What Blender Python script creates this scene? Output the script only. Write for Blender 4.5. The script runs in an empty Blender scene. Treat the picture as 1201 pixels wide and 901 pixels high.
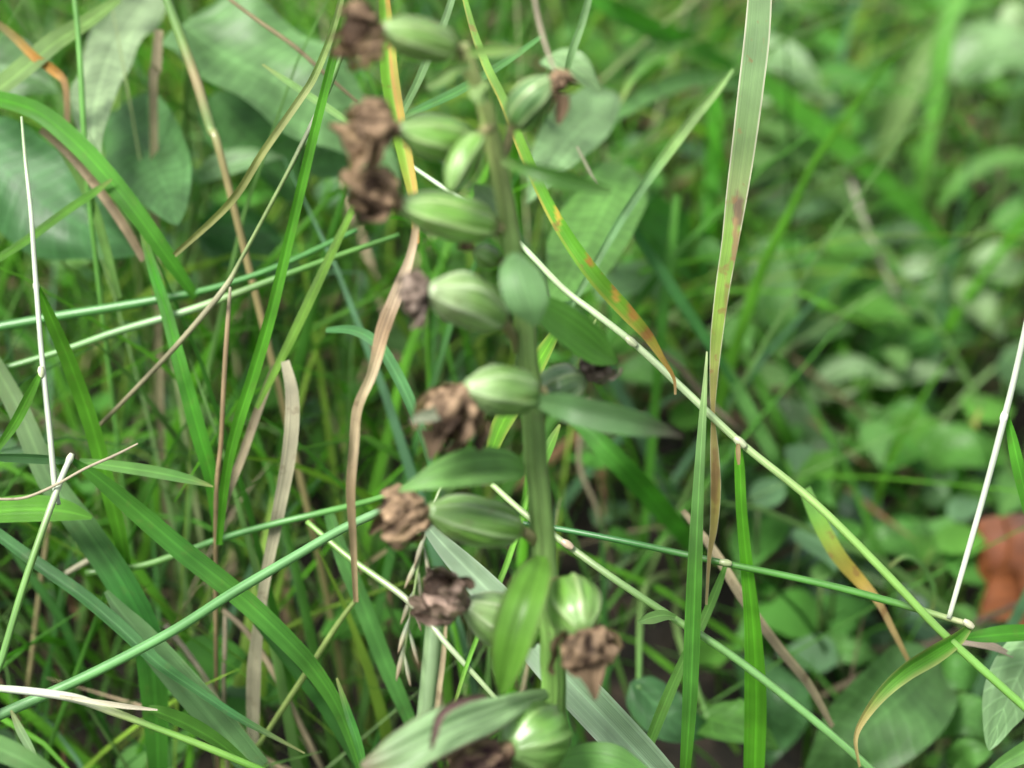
import bpy, math, random
from mathutils import Vector, Matrix, noise

# ------------------------------------------------------------------ camera, sky, sun, exposure
scene = bpy.context.scene
COL = scene.collection
LENS, SENSOR, PITCH = 80.0, 36.0, math.radians(35)
CAM = Vector((0.0, -0.5, 0.36))
FOCUS, FSTOP = 0.400, 12.0
cam_data = bpy.data.cameras.new("camera")
cam_data.lens = LENS; cam_data.sensor_width = SENSOR
cam_data.clip_start = 0.01; cam_data.clip_end = 500
cam_data.dof.use_dof = True
cam_data.dof.focus_distance = FOCUS
cam_data.dof.aperture_fstop = FSTOP
cam = bpy.data.objects.new("camera", cam_data); COL.objects.link(cam)
cam.location = CAM
cam.rotation_euler = (math.pi / 2 - PITCH, 0, 0)
scene.camera = cam

SUN_EL, SUN_AZ = math.radians(60), math.radians(-132)       # azimuth from +Y towards +X: from the left, a little on the camera's side
world = bpy.data.worlds.new("World"); scene.world = world; world.use_nodes = True
wn, wl = world.node_tree.nodes, world.node_tree.links
bg = wn["Background"]
sky = wn.new("ShaderNodeTexSky"); sky.sky_type = 'NISHITA'; sky.sun_disc = False
sky.sun_elevation = SUN_EL; sky.sun_rotation = SUN_AZ
sky.dust_density = 3.0; sky.air_density = 1.2
hs = wn.new("ShaderNodeHueSaturation"); hs.inputs["Saturation"].default_value = 0.3   # thin overcast
wl.new(sky.outputs[0], hs.inputs["Color"]); wl.new(hs.outputs[0], bg.inputs["Color"])
bg.inputs["Strength"].default_value = 0.088
sun_data = bpy.data.lights.new("sun", 'SUN'); sun_data.energy = 3.2
sun_data.angle = math.radians(20); sun_data.color = (1.0, 0.97, 0.90)
sun = bpy.data.objects.new("sun", sun_data); COL.objects.link(sun)
sdir = Vector((math.sin(SUN_AZ) * math.cos(SUN_EL), math.cos(SUN_AZ) * math.cos(SUN_EL), math.sin(SUN_EL)))
sun.rotation_euler = sdir.to_track_quat('Z', 'Y').to_euler()
vs = scene.view_settings
vs.view_transform = 'Standard'; vs.look = 'None'; vs.gamma = 1.0; vs.use_curve_mapping = False
vs.exposure = 1.18
scene.cycles.use_denoising = True
scene.cycles.debug_use_spatial_splits = True
scene.cycles.max_bounces = 3
scene.cycles.diffuse_bounces = 2; scene.cycles.glossy_bounces = 2; scene.cycles.transmission_bounces = 3
scene.cycles.use_adaptive_sampling = True; scene.cycles.adaptive_threshold = .03
scene.cycles.transparent_max_bounces = 2

# ------------------------------------------------------------------ helpers
R = random.Random(11)
FWD = Vector((0, math.cos(PITCH), -math.sin(PITCH)))
UPV = Vector((0, math.sin(PITCH), math.cos(PITCH)))
RGT = Vector((1, 0, 0))
KW = SENSOR / LENS / 1201.0            # metres per photo pixel at one metre

def smooth(a, b, x):
    t = min(1, max(0, (x - a) / (b - a))); return t * t * (3 - 2 * t)
def gz(x, y):
    """the soil falls away into a shallow hollow to the right"""
    return -.055 * smooth(.03, .14, x)

def P(px, py, d):
    """world point seen at photo pixel (px, py) and d metres into the scene, kept above the soil"""
    if d > .455 and px > 700: d += .075 * smooth(700, 860, px) * (smooth(.485, .53, d) if py < 560 else smooth(.45, .49, d))
    ray = FWD + RGT * ((px - 600.5) * KW) - UPV * ((py - 450.5) * KW)
    p = CAM + ray * d
    g = gz(p.x, p.y) + .003
    if p.z < g:
        p = CAM + ray * ((CAM.z - g) / -ray.z)
    return p + Vector((noise.noise(p * 30), 0, noise.noise(p * 30 + Vector((7, 3, 1))))) * .0006      # nothing grows ruler-straight

def to_px(p):
    q = p - CAM
    d = q.dot(FWD)
    if d < 1e-4:
        return 0, 0, d
    return 600.5 + q.dot(RGT) / d / KW, 450.5 - q.dot(UPV) / d / KW, d

def catmull(pts, n):
    """pts: tuples of equal length; returns the smoothed row list"""
    out = []
    m = len(pts)
    for i in range(m - 1):
        p0, p1, p2, p3 = pts[max(i - 1, 0)], pts[i], pts[i + 1], pts[min(i + 2, m - 1)]
        for k in range(n):
            t = k / n
            t2, t3 = t * t, t * t * t
            out.append(tuple(0.5 * (2 * b + (c - a) * t + (2 * a - 5 * b + 4 * c - d) * t2 + (3 * b - a - 3 * c + d) * t3)
                             for a, b, c, d in zip(p0, p1, p2, p3)))
    out.append(tuple(pts[-1]))
    return out

class Mesh:
    def __init__(s): s.v, s.f, s.c, s.uv = [], [], [], []
    def grid(s, rows, cols, closed=False):
        """rows: list of lists of (Vector, colour, (u, v))"""
        b = len(s.v); n = len(rows[0])
        for r in rows:
            for (p, c, uv) in r:
                s.v.append(p); s.c.append(c); s.uv.append(uv)
        for i in range(len(rows) - 1):
            for j in range(n if closed else n - 1):
                k = (j + 1) % n
                s.f.append((b + i * n + j, b + i * n + k, b + (i + 1) * n + k, b + (i + 1) * n + j))
        if closed:
            s.f.append(tuple(b + j for j in range(n))[::-1])
            s.f.append(tuple(b + (len(rows) - 1) * n + j for j in range(n)))
    def build(s, name, mat, parent=None, base=None):
        base = Vector(base) if base is not None else None
        if base is None:
            base = BASE.get(parent.name) if parent is not None else min(s.v, key=lambda p: p.z).copy()
        me = bpy.data.meshes.new(name)
        me.from_pydata([tuple(p - base) for p in s.v], [], s.f)
        at = me.attributes.new("tint", 'FLOAT_COLOR', 'POINT')
        flat = []
        for c in s.c: flat += [c[0], c[1], c[2], 1.0]
        at.data.foreach_set("color", flat)
        uvl = me.uv_layers.new(name="UVMap")
        li = [0] * len(me.loops); me.loops.foreach_get("vertex_index", li)
        fl = []
        for i in li: fl += [s.uv[i][0], s.uv[i][1]]
        uvl.data.foreach_set("uv", fl)
        me.polygons.foreach_set("use_smooth", [True] * len(me.polygons))
        me.materials.append(mat); me.update()
        o = bpy.data.objects.new(name, me); COL.objects.link(o)
        if parent is not None:
            o.parent = parent
            BASE[o.name] = base
        else:
            o.location = base; BASE[o.name] = base
        return o

BASE = {}
USED = set()
def tag(o, label, cat, group=None):
    o["label"] = label; o["category"] = cat
    if group: o["group"] = group
    assert label not in USED, label
    USED.add(label)
    return o

def thing(name, loc, label, cat, group=None):
    o = bpy.data.objects.new(name, None); COL.objects.link(o)
    o.location = loc; o.empty_display_size = 0.01
    BASE[o.name] = Vector(loc)
    return tag(o, label, cat, group)

def mixc(a, b, t): return tuple(x + (y - x) * t for x, y in zip(a, b))
def jit(c, a=0.12):
    k = 1 + R.uniform(-a, a)
    return (c[0] * k * (1 + R.uniform(-a, a) * .5), c[1] * k, c[2] * k * (1 + R.uniform(-a, a) * .5))

def root_rows(rows):
    """continue the last point down to the soil"""
    a, b = rows[-2], rows[-1]
    pa, pb = P(*a[:3]), P(*b[:3])
    t = (pb - pa).normalized()
    g = Vector((pb.x + t.x * pb.z * .5, pb.y + t.y * pb.z * .35 + .01, 0.0)); g.z = gz(g.x, g.y)
    m = pb.lerp(g, .5) + t * pb.z * .12
    out = [(P(*r[:3]), r[3] * r[2] * KW) + tuple(r[4:5]) for r in rows]
    w = out[-1][1]
    out.append((m, w * .95) + tuple(rows[-1][4:5])); out.append((g, w * .7) + tuple(rows[-1][4:5]))
    return out

def to_world(rows, root):
    if root: return root_rows(rows)
    return [(P(*r[:3]), r[3] * r[2] * KW) + tuple(r[4:5]) for r in rows]

def ribbon(M, rows, col, tilt=0.0, fold=0.25, n=6, cross=5, edge=None, root=False, wave=0.0, world_rows=None, under=None, twist=0.0):
    """leaf blade: rows (px, py, depth, width px[, tilt deg]); col one colour or one per row; edge (colour, share)"""
    W = world_rows if world_rows is not None else to_world(rows, root)
    m = len(W)
    if isinstance(col[0], (int, float)): cols = [col] * m
    else: cols = list(col) + [col[-1]] * (m - len(col))
    pk = []
    for i, w in enumerate(W):
        tl = w[2] if len(w) > 2 else tilt + twist * i / (m - 1)
        pk.append((w[0].x, w[0].y, w[0].z, w[1], tl) + tuple(cols[i]))
    S = catmull(pk, n)
    L = 0.0; out = []; seed = R.random() * 50
    pts = [Vector(s[:3]) for s in S]
    for i, s in enumerate(S):
        p = pts[i]
        t = (pts[min(i + 1, len(S) - 1)] - pts[max(i - 1, 0)])
        if t.length < 1e-9: t = Vector((0, 0, 1))
        t.normalize()
        if i: L += (p - pts[i - 1]).length
        v = (p - CAM).normalized()
        sd = t.cross(v)
        if sd.length < .05: sd = RGT.copy()
        sd.normalize(); nm = sd.cross(t).normalized()
        if nm.dot(v) > 0: nm = -nm
        a = math.radians(s[4]); ca, sa = math.cos(a), math.sin(a)
        s2 = sd * ca + nm * sa; n2 = nm * ca - sd * sa
        w = max(s[3], 1e-5) / max(abs(ca), .45)
        c = tuple(max(x, .004) for x in s[5:8])
        row = []
        for k in range(cross):
            u = -1 + 2 * k / (cross - 1)
            wob = wave * w * noise.noise(Vector((u * 1.3 + seed, L * 60, seed))) * abs(u)
            q = p + s2 * (u * w * .5) + n2 * (fold * w * .5 * abs(u) + wob)
            cc = c
            if edge:
                side = edge[3] if len(edge) > 3 else 0
                if (abs(u) if not side else u * side) > 1 - edge[1]:
                    am = edge[2] if len(edge) > 2 else .8
                    if side: am *= min(1, max(0, .65 + 1.3 * noise.noise(Vector((L * 110, seed, u)))))
                    cc = mixc(c, edge[0], am)
            row.append((q, cc, (k / (cross - 1), L)))
        out.append(row)
    M.grid(out, cross)
    return M

def stain(M, px, py, rx, ry, col, amt=.9):
    # a withered patch with a ragged outline of its own
    for i, p in enumerate(M.v):
        x, y, d = to_px(p)
        e = math.hypot((x - px) / rx, (y - py) / ry) + .5 * noise.noise(p * 700)
        if e < 1: M.c[i] = mixc(M.c[i], col, amt * min(1, (1 - e) * 2.2))

def tube(M, rows, col, n=6, sides=10, root=False, world_rows=None, flat=1.0):
    W = world_rows if world_rows is not None else to_world(rows, root)
    m = len(W)
    if isinstance(col[0], (int, float)): cols = [col] * m
    else: cols = list(col) + [col[-1]] * (m - len(col))
    S = catmull([(w[0].x, w[0].y, w[0].z, w[1]) + tuple(cols[i]) for i, w in enumerate(W)], n)
    pts = [Vector(s[:3]) for s in S]; L = 0; out = []
    up = Vector((.3, .2, .93))
    for i, s in enumerate(S):
        t = (pts[min(i + 1, len(S) - 1)] - pts[max(i - 1, 0)]).normalized()
        if i: L += (pts[i] - pts[i - 1]).length
        a = t.cross(up)
        if a.length < .05: a = t.cross(Vector((1, 0, 0)))
        a.normalize(); b = a.cross(t)
        r = max(s[3] * .5, 1e-5)
        out.append([(pts[i] + a * (math.cos(2 * math.pi * k / sides) * r) + b * (math.sin(2 * math.pi * k / sides) * r * flat),
                     tuple(max(x, .004) for x in s[4:7]), (k / sides, L)) for k in range(sides)])
    M.grid(out, sides, closed=True)
    return M

# ------------------------------------------------------------------ materials
def new_mat(name):
    m = bpy.data.materials.new(name); m.use_nodes = True
    nt = m.node_tree; nt.nodes.clear()
    return m, nt.nodes, nt.links

def plant_mat(name, rough=.42, trans=.35, streak=(260, 18), streak_amt=.35, blotch=.3, bump=.25, spec=.5, speck=0.0, lateral=0.0, coat=0.0, dry=None, midrib=0.0):
    m, N, Lk = new_mat(name)
    at = N.new("ShaderNodeAttribute"); at.attribute_name = "tint"
    uv = N.new("ShaderNodeUVMap"); uv.uv_map = "UVMap"
    oi = N.new("ShaderNodeObjectInfo")
    sep = N.new("ShaderNodeSeparateXYZ"); Lk.new(uv.outputs[0], sep.inputs[0])
    # streaks along the blade: u is 0..1 across, v is metres along
    mp = N.new("ShaderNodeMapping"); Lk.new(uv.outputs[0], mp.inputs["Vector"])
    mp.inputs["Scale"].default_value = (streak[0] / 10, streak[1], 1)
    cx = N.new("ShaderNodeCombineXYZ"); Lk.new(oi.outputs["Random"], cx.inputs["X"])
    mul = N.new("ShaderNodeVectorMath"); mul.operation = 'SCALE'; mul.inputs["Scale"].default_value = 37.0
    Lk.new(cx.outputs[0], mul.inputs[0]); Lk.new(mul.outputs[0], mp.inputs["Location"])
    ns = N.new("ShaderNodeTexNoise"); ns.inputs["Scale"].default_value = 1.0; ns.inputs["Detail"].default_value = 1
    Lk.new(mp.outputs[0], ns.inputs["Vector"])
    mr = N.new("ShaderNodeMapRange"); mr.inputs["From Min"].default_value = .3; mr.inputs["From Max"].default_value = .7
    mr.inputs["To Min"].default_value = 1 - streak_amt; mr.inputs["To Max"].default_value = 1 + streak_amt
    Lk.new(ns.outputs[0], mr.inputs["Value"])
    tc = N.new("ShaderNodeTexCoord")
    nb = N.new("ShaderNodeTexNoise"); nb.inputs["Scale"].default_value = 120; nb.inputs["Detail"].default_value = 2
    Lk.new(tc.outputs["Object"], nb.inputs["Vector"])
    mb = N.new("ShaderNodeMapRange"); mb.inputs["From Min"].default_value = .3; mb.inputs["From Max"].default_value = .7
    mb.inputs["To Min"].default_value = 1 - blotch; mb.inputs["To Max"].default_value = 1 + blotch
    Lk.new(nb.outputs[0], mb.inputs["Value"])
    mm = N.new("ShaderNodeMath"); mm.operation = 'MULTIPLY'
    Lk.new(mr.outputs[0], mm.inputs[0]); Lk.new(mb.outputs[0], mm.inputs[1])
    last = mm.outputs[0]; height = ns.outputs[0]
    if lateral:
        # side veins sweeping from the midrib: bands of |u-.5| + along
        ab = N.new("ShaderNodeMath"); ab.operation = 'SUBTRACT'; ab.inputs[1].default_value = .5; Lk.new(sep.outputs["X"], ab.inputs[0])
        ab2 = N.new("ShaderNodeMath"); ab2.operation = 'ABSOLUTE'; Lk.new(ab.outputs[0], ab2.inputs[0])
        k1 = N.new("ShaderNodeMath"); k1.operation = 'MULTIPLY_ADD'; k1.inputs[1].default_value = -.010
        Lk.new(ab2.outputs[0], k1.inputs[0]); Lk.new(sep.outputs["Y"], k1.inputs[2])
        k2 = N.new("ShaderNodeMath"); k2.operation = 'MULTIPLY'; k2.inputs[1].default_value = 1900; Lk.new(k1.outputs[0], k2.inputs[0])
        k2b = N.new("ShaderNodeMath"); k2b.operation = 'MULTIPLY_ADD'; k2b.inputs[1].default_value = 4.0
        Lk.new(nb.outputs[0], k2b.inputs[0]); Lk.new(k2.outputs[0], k2b.inputs[2])
        k3 = N.new("ShaderNodeMath"); k3.operation = 'SINE'; Lk.new(k2b.outputs[0], k3.inputs[0])
        k4 = N.new("ShaderNodeMapRange"); k4.inputs["From Min"].default_value = .55; k4.inputs["From Max"].default_value = 1
        k4.inputs["To Min"].default_value = 1; k4.inputs["To Max"].default_value = 1 + lateral
        Lk.new(k3.outputs[0], k4.inputs["Value"])
        # midrib
        k5 = N.new("ShaderNodeMapRange"); k5.inputs["From Min"].default_value = .0; k5.inputs["From Max"].default_value = .035
        k5.inputs["To Min"].default_value = 1 + lateral * 1.6; k5.inputs["To Max"].default_value = 1
        Lk.new(ab2.outputs[0], k5.inputs["Value"])
        k6 = N.new("ShaderNodeMath"); k6.operation = 'MULTIPLY'; Lk.new(k4.outputs[0], k6.inputs[0]); Lk.new(k5.outputs[0], k6.inputs[1])
        k7 = N.new("ShaderNodeMath"); k7.operation = 'MULTIPLY'; Lk.new(last, k7.inputs[0]); Lk.new(k6.outputs[0], k7.inputs[1])
        last = k7.outputs[0]
        hh = N.new("ShaderNodeMath"); hh.operation = 'MULTIPLY_ADD'; hh.inputs[1].default_value = -.8
        Lk.new(k4.outputs[0], hh.inputs[0]); Lk.new(ns.outputs[0], hh.inputs[2]); height = hh.outputs[0]
    if midrib:
        m1 = N.new("ShaderNodeMath"); m1.operation = 'SUBTRACT'; m1.inputs[1].default_value = .5; Lk.new(sep.outputs["X"], m1.inputs[0])
        m2 = N.new("ShaderNodeMath"); m2.operation = 'ABSOLUTE'; Lk.new(m1.outputs[0], m2.inputs[0])
        m3 = N.new("ShaderNodeMapRange"); m3.inputs["From Min"].default_value = .02; m3.inputs["From Max"].default_value = .09
        m3.inputs["To Min"].default_value = 1 + midrib; m3.inputs["To Max"].default_value = 1; Lk.new(m2.outputs[0], m3.inputs["Value"])
        m4 = N.new("ShaderNodeMath"); m4.operation = 'MULTIPLY'; Lk.new(last, m4.inputs[0]); Lk.new(m3.outputs[0], m4.inputs[1]); last = m4.outputs[0]
    sc = N.new("ShaderNodeVectorMath"); sc.operation = 'SCALE'
    Lk.new(at.outputs["Color"], sc.inputs[0]); Lk.new(last, sc.inputs["Scale"])
    colour = sc.outputs[0]
    if speck:
        sp = N.new("ShaderNodeTexNoise"); sp.inputs["Scale"].default_value = 420; sp.inputs["Detail"].default_value = 2
        Lk.new(tc.outputs["Object"], sp.inputs["Vector"])
        sr = N.new("ShaderNodeMapRange"); sr.inputs["From Min"].default_value = .62; sr.inputs["From Max"].default_value = .70
        sr.inputs["To Min"].default_value = 0; sr.inputs["To Max"].default_value = speck
        Lk.new(sp.outputs[0], sr.inputs["Value"])
        mx = N.new("ShaderNodeMix"); mx.data_type = 'RGBA'
        Lk.new(sr.outputs[0], mx.inputs["Factor"]); Lk.new(colour, mx.inputs["A"])
        mx.inputs["B"].default_value = dry or (.16, .07, .03, 1)
        colour = mx.outputs["Result"]
    bp = N.new("ShaderNodeBump"); bp.inputs["Strength"].default_value = bump; bp.inputs["Distance"].default_value = .0006
    Lk.new(height, bp.inputs["Height"])
    pr = N.new("ShaderNodeBsdfPrincipled")
    Lk.new(colour, pr.inputs["Base Color"]); pr.inputs["Specular IOR Level"].default_value = spec
    rr = N.new("ShaderNodeMapRange"); rr.inputs["To Min"].default_value = rough - .1; rr.inputs["To Max"].default_value = rough + .14
    Lk.new(nb.outputs[0], rr.inputs["Value"]); Lk.new(rr.outputs[0], pr.inputs["Roughness"])
    if coat: pr.inputs["Coat Weight"].default_value = coat; pr.inputs["Coat Roughness"].default_value = .22
    Lk.new(bp.outputs[0], pr.inputs["Normal"])
    out = N.new("ShaderNodeOutputMaterial")
    if trans:
        tr = N.new("ShaderNodeBsdfTranslucent")
        tcx = N.new("ShaderNodeMix"); tcx.data_type = 'RGBA'; tcx.blend_type = 'MULTIPLY'; tcx.inputs["Factor"].default_value = 1
        Lk.new(colour, tcx.inputs["A"]); tcx.inputs["B"].default_value = (1.0, 1.45, .55, 1)
        Lk.new(tcx.outputs["Result"], tr.inputs["Color"]); Lk.new(bp.outputs[0], tr.inputs["Normal"])
        ms = N.new("ShaderNodeMixShader"); ms.inputs[0].default_value = trans
        Lk.new(pr.outputs[0], ms.inputs[1]); Lk.new(tr.outputs[0], ms.inputs[2]); Lk.new(ms.outputs[0], out.inputs[0])
    else:
        Lk.new(pr.outputs[0], out.inputs[0])
    return m

M_GRASS = plant_mat("grass_blade_green", rough=.44, trans=.36, spec=.3, streak=(420, 10), streak_amt=.2, blotch=.28, bump=.4, midrib=.35, speck=.12, dry=(.16, .16, .05, 1))
M_SPOT = plant_mat("grass_blade_spotted", rough=.45, trans=.3, spec=.28, streak=(420, 10), streak_amt=.18, speck=.6, dry=(.20, .10, .04, 1))
M_DEAD = plant_mat("dead_grass", rough=.6, trans=.2, streak_amt=.45, blotch=.35, spec=.35, speck=.4, dry=(.10, .065, .03, 1))
M_CULM = plant_mat("grass_culm", rough=.32, trans=0, streak=(120, 25), streak_amt=.22, blotch=.15, bump=.12, spec=.6)
M_HERB = plant_mat("herb_leaf", rough=.46, trans=.3, streak=(60, 60), streak_amt=.15, blotch=.28, bump=.5, spec=.4, lateral=.2)
M_BRACT = plant_mat("orchid_bract", rough=.42, trans=.3, streak=(130, 25), streak_amt=.3, blotch=.2, bump=.35, spec=.32)
M_CAPS = plant_mat("orchid_capsule", rough=.36, trans=0, streak=(500, 120), streak_amt=.16, blotch=.25, bump=.3, spec=.5, coat=.3, speck=.3, dry=(.12, .12, .04, 1))
M_STEM = plant_mat("orchid_stem", rough=.55, trans=0, streak=(160, 30), streak_amt=.35, blotch=.25, bump=.6, spec=.4, speck=.25, dry=(.12, .09, .06, 1))
M_FLOW = plant_mat("withered_petal", rough=.7, trans=.25, streak=(160, 60), streak_amt=.4, blotch=.4, bump=.6, spec=.25, speck=.2, dry=(.03, .015, .012, 1))
M_LITT = plant_mat("dead_leaf", rough=.6, trans=.12, streak=(90, 40), streak_amt=.25, blotch=.4, bump=.3, spec=.3, speck=.4, dry=(.08, .03, .02, 1))

def far_mat(name, rough, trans, spec):
    """plain version for the out-of-focus mass: tint, one streak noise, translucency"""
    m, N, Lk = new_mat(name)
    at = N.new("ShaderNodeAttribute"); at.attribute_name = "tint"
    tc = N.new("ShaderNodeTexCoord")
    ns = N.new("ShaderNodeTexNoise"); ns.inputs["Scale"].default_value = 90; ns.inputs["Detail"].default_value = 1
    Lk.new(tc.outputs["Object"], ns.inputs["Vector"])
    mr = N.new("ShaderNodeMapRange"); mr.inputs["From Min"].default_value = .3; mr.inputs["From Max"].default_value = .7
    mr.inputs["To Min"].default_value = .75; mr.inputs["To Max"].default_value = 1.25
    Lk.new(ns.outputs[0], mr.inputs["Value"])
    sc = N.new("ShaderNodeVectorMath"); sc.operation = 'SCALE'
    Lk.new(at.outputs["Color"], sc.inputs[0]); Lk.new(mr.outputs[0], sc.inputs["Scale"])
    pr = N.new("ShaderNodeBsdfPrincipled"); pr.inputs["Roughness"].default_value = rough; pr.inputs["Specular IOR Level"].default_value = spec
    Lk.new(sc.outputs[0], pr.inputs["Base Color"])
    tm = N.new("ShaderNodeVectorMath"); tm.operation = 'MULTIPLY'; tm.inputs[1].default_value = (1.0, 1.45, .55)
    Lk.new(sc.outputs[0], tm.inputs[0])
    tr = N.new("ShaderNodeBsdfTranslucent"); Lk.new(tm.outputs[0], tr.inputs["Color"])
    ms = N.new("ShaderNodeMixShader"); ms.inputs[0].default_value = trans
    Lk.new(pr.outputs[0], ms.inputs[1]); Lk.new(tr.outputs[0], ms.inputs[2])
    out = N.new("ShaderNodeOutputMaterial"); Lk.new(ms.outputs[0], out.inputs[0])
    return m
F_GRASS = far_mat("far_grass", .5, .36, .14)
F_DEAD = far_mat("far_straw", .65, .15, .3)
F_LEAF = far_mat("far_leaf", .5, .3, .16)

def soil_mat():
    m, N, Lk = new_mat("soil")
    tc = N.new("ShaderNodeTexCoord")
    n1 = N.new("ShaderNodeTexNoise"); n1.inputs["Scale"].default_value = 90; n1.inputs["Detail"].default_value = 8
    Lk.new(tc.outputs["Object"], n1.inputs["Vector"])
    cr = N.new("ShaderNodeValToRGB"); cr.color_ramp.elements[0].position = .35; cr.color_ramp.elements[1].position = .72
    cr.color_ramp.elements[0].color = (.006, .005, .003, 1); cr.color_ramp.elements[1].color = (.045, .032, .02, 1)
    e = cr.color_ramp.elements.new(.55); e.color = (.018, .013, .008, 1)
    Lk.new(n1.outputs[0], cr.inputs[0])
    bp = N.new("ShaderNodeBump"); bp.inputs["Strength"].default_value = .8; bp.inputs["Distance"].default_value = .006
    Lk.new(n1.outputs[0], bp.inputs["Height"])
    pr = N.new("ShaderNodeBsdfPrincipled"); pr.inputs["Roughness"].default_value = .95
    Lk.new(cr.outputs[0], pr.inputs["Base Color"]); Lk.new(bp.outputs[0], pr.inputs["Normal"])
    out = N.new("ShaderNodeOutputMaterial"); Lk.new(pr.outputs[0], out.inputs[0])
    return m

def sat(c):
    g = min(1, max(0, c[2] / c[1] * 2.2 - .5))          # glaucous colours keep their grey
    return (c[0] * (.96 + .06 * g), c[1] * 1.04, c[2] * (.82 - .04 * g))
# palette (linear base colours)
G1 = (.080, .225, .022); G2 = (.055, .165, .026); G3 = (.032, .105, .024); G4 = (.10, .20, .055)
GL = (.15, .26, .14); GB = (.075, .17, .085); GY = (.17, .27, .045); PALE = (.30, .38, .19)
ST = (.31, .27, .16); BE = (.23, .19, .115); BR = (.16, .09, .045); ORG = (.42, .19, .035); PK = (.30, .245, .175); WH = (.36, .41, .32)

# ------------------------------------------------------------------ the ground
def ground():
    M = Mesh()
    xs = sorted(set([-200, -40, -8, -2] + [-1.1 + .02 * i for i in range(111)] + [2, 8, 40, 200]))
    ys = sorted(set([-200, -40, -8, -2] + [-1.0 + .02 * i for i in range(121)] + [2.5, 8, 40, 200]))
    rows = []
    for y in ys:
        r = []
        for x in xs:
            z = gz(x, y) - .012 + .012 * noise.noise(Vector((x * 9, y * 9, 0))) + .005 * noise.noise(Vector((x * 33, y * 33, 4)))
            r.append((Vector((x, y, min(z, gz(x, y) - .001))), (.04, .03, .02), (x, y)))
        rows.append(r)
    M.grid(rows, len(xs))
    o = M.build("ground", soil_mat(), base=(0, 0, 0)); o["kind"] = "structure"
ground()

# ------------------------------------------------------------------ the orchid gone to seed
def sd(y): return .325 + (y - 60) / 840 * .050          # the stem leans a little towards the lens at the top
plant_base = P(654, 1300, .40); plant_base.z = 0
orchid = thing("orchid", plant_base, "seeding orchid spike with ribbed green capsules and withered brown flowers, upright in the middle", "orchid")

def stem():
    rows = [(544, 52, sd(52) , 15), (550, 72, sd(72), 19), (560, 98, sd(98), 19), (572, 135, sd(135), 20), (583, 180, sd(180), 23), (593, 235, sd(235), 24),
            (601, 290, sd(290), 24), (611, 355, sd(355), 24), (620, 430, sd(430), 26), (627, 510, sd(510), 27), (632, 590, sd(590), 29),
            (639, 670, sd(670), 29), (646, 750, sd(750), 28), (650, 830, sd(830), 31), (652, 920, sd(920), 32)]
    W = to_world(rows, False)
    end = W[-1][0]
    W.append((end.lerp(plant_base, .5) + Vector((0, -.004, 0)), W[-1][1]))
    W.append((plant_base + Vector((0, 0, -.006)), W[-1][1]))
    g = [(.28, .32, .12), (.26, .31, .11), (.24, .30, .10), (.20, .26, .08), (.18, .24, .075), (.16, .23, .07)] + [(.14, .245, .065)] * 6 + [(.12, .24, .05)] * 6
    M = Mesh(); tube(M, None, g, n=7, sides=16, world_rows=W)
    # slight ribs and bumps so that the outline is not a drawn tube
    for i, p in enumerate(M.v):
        M.v[i] = p + Vector((noise.noise(p * 160), noise.noise(p * 160 + Vector((9, 0, 0))), 0)) * .00035
    M.build("stem", M_STEM, orchid)
stem()

def capsule(base, tip, width, ped, flower, bend=0.0, ribcol=(.40, .51, .24), val=(.12, .27, .04), bloom=.25, roll=0.0, fat=.52):
    """base and tip (px, py, depth); ped: pedicel rows from the stem to the base; flower: dict or None"""
    A, B = P(*base), P(*tip)
    ax = (B - A); Lg = ax.length; ax.normalize()
    v = (A - CAM).normalized()
    e1 = ax.cross(v); e1.normalize(); e2 = e1.cross(ax).normalized()
    Rm = width * base[2] * KW * .5
    M = Mesh(); rows = []
    n, sides = 22, 48
    ph0 = R.random() * 6
    for i in range(n + 1):
        t = i / n
        prof = math.sin(math.pi * min(1, max(0, .07 + .86 * t ** (.85 + (fat - .5))))) ** .62
        prof *= 1 - .20 * max(0, t - .8) / .2
        if t < .12: prof *= .62 + .38 * (t / .12)
        c = A + ax * (Lg * t) + e1 * (bend * Rm * math.sin(math.pi * t))
        row = []
        for k in range(sides):
            a = 2 * math.pi * k / sides
            rb = math.cos(6 * (a + roll + .18 * t))
            sharp = max(0, rb) ** 10
            sub = max(0, math.cos(12 * (a + roll + .18 * t) + math.pi)) ** 3 * (0 if rb > 0 else 1)
            r = Rm * prof * (.92 - .06 * max(0, 1 - abs(rb - .25) / .45) + .14 * sharp + .02 * sub + .06 * noise.noise(Vector((math.cos(a) * 1.5, math.sin(a) * 1.5, t * 3 + ph0))))
            pos = c + e1 * (math.cos(a) * r) + e2 * (math.sin(a) * r)
            groove = max(0, 1 - abs(rb - .25) / .45)
            col = mixc(mixc(val, (.055, .13, .02), .55 * groove * math.sin(math.pi * min(1, t + .1))), ribcol, min(1, .9 * sharp + .25 * sub))
            col = mixc(col, (.38, .47, .27), bloom * max(0, t - .55) / .45 * .8)
            if t < .14: col = mixc((.15, .14, .06), col, t / .14)
            row.append((pos, col, (k / sides, t * Lg)))
        rows.append(row)
    M.grid(rows, sides, closed=True)
    o = M.build("seed_capsule", M_CAPS, orchid)
    if ped:
        Mp = Mesh(); tube(Mp, ped + [(base[0], base[1], base[2], ped[-1][3])], [(.16, .20, .06), (.20, .19, .08)], n=6, sides=10)
        Mp.build("pedicel", M_STEM, o)
    if flower: withered(o, B, ax, **flower)
    return o

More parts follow.
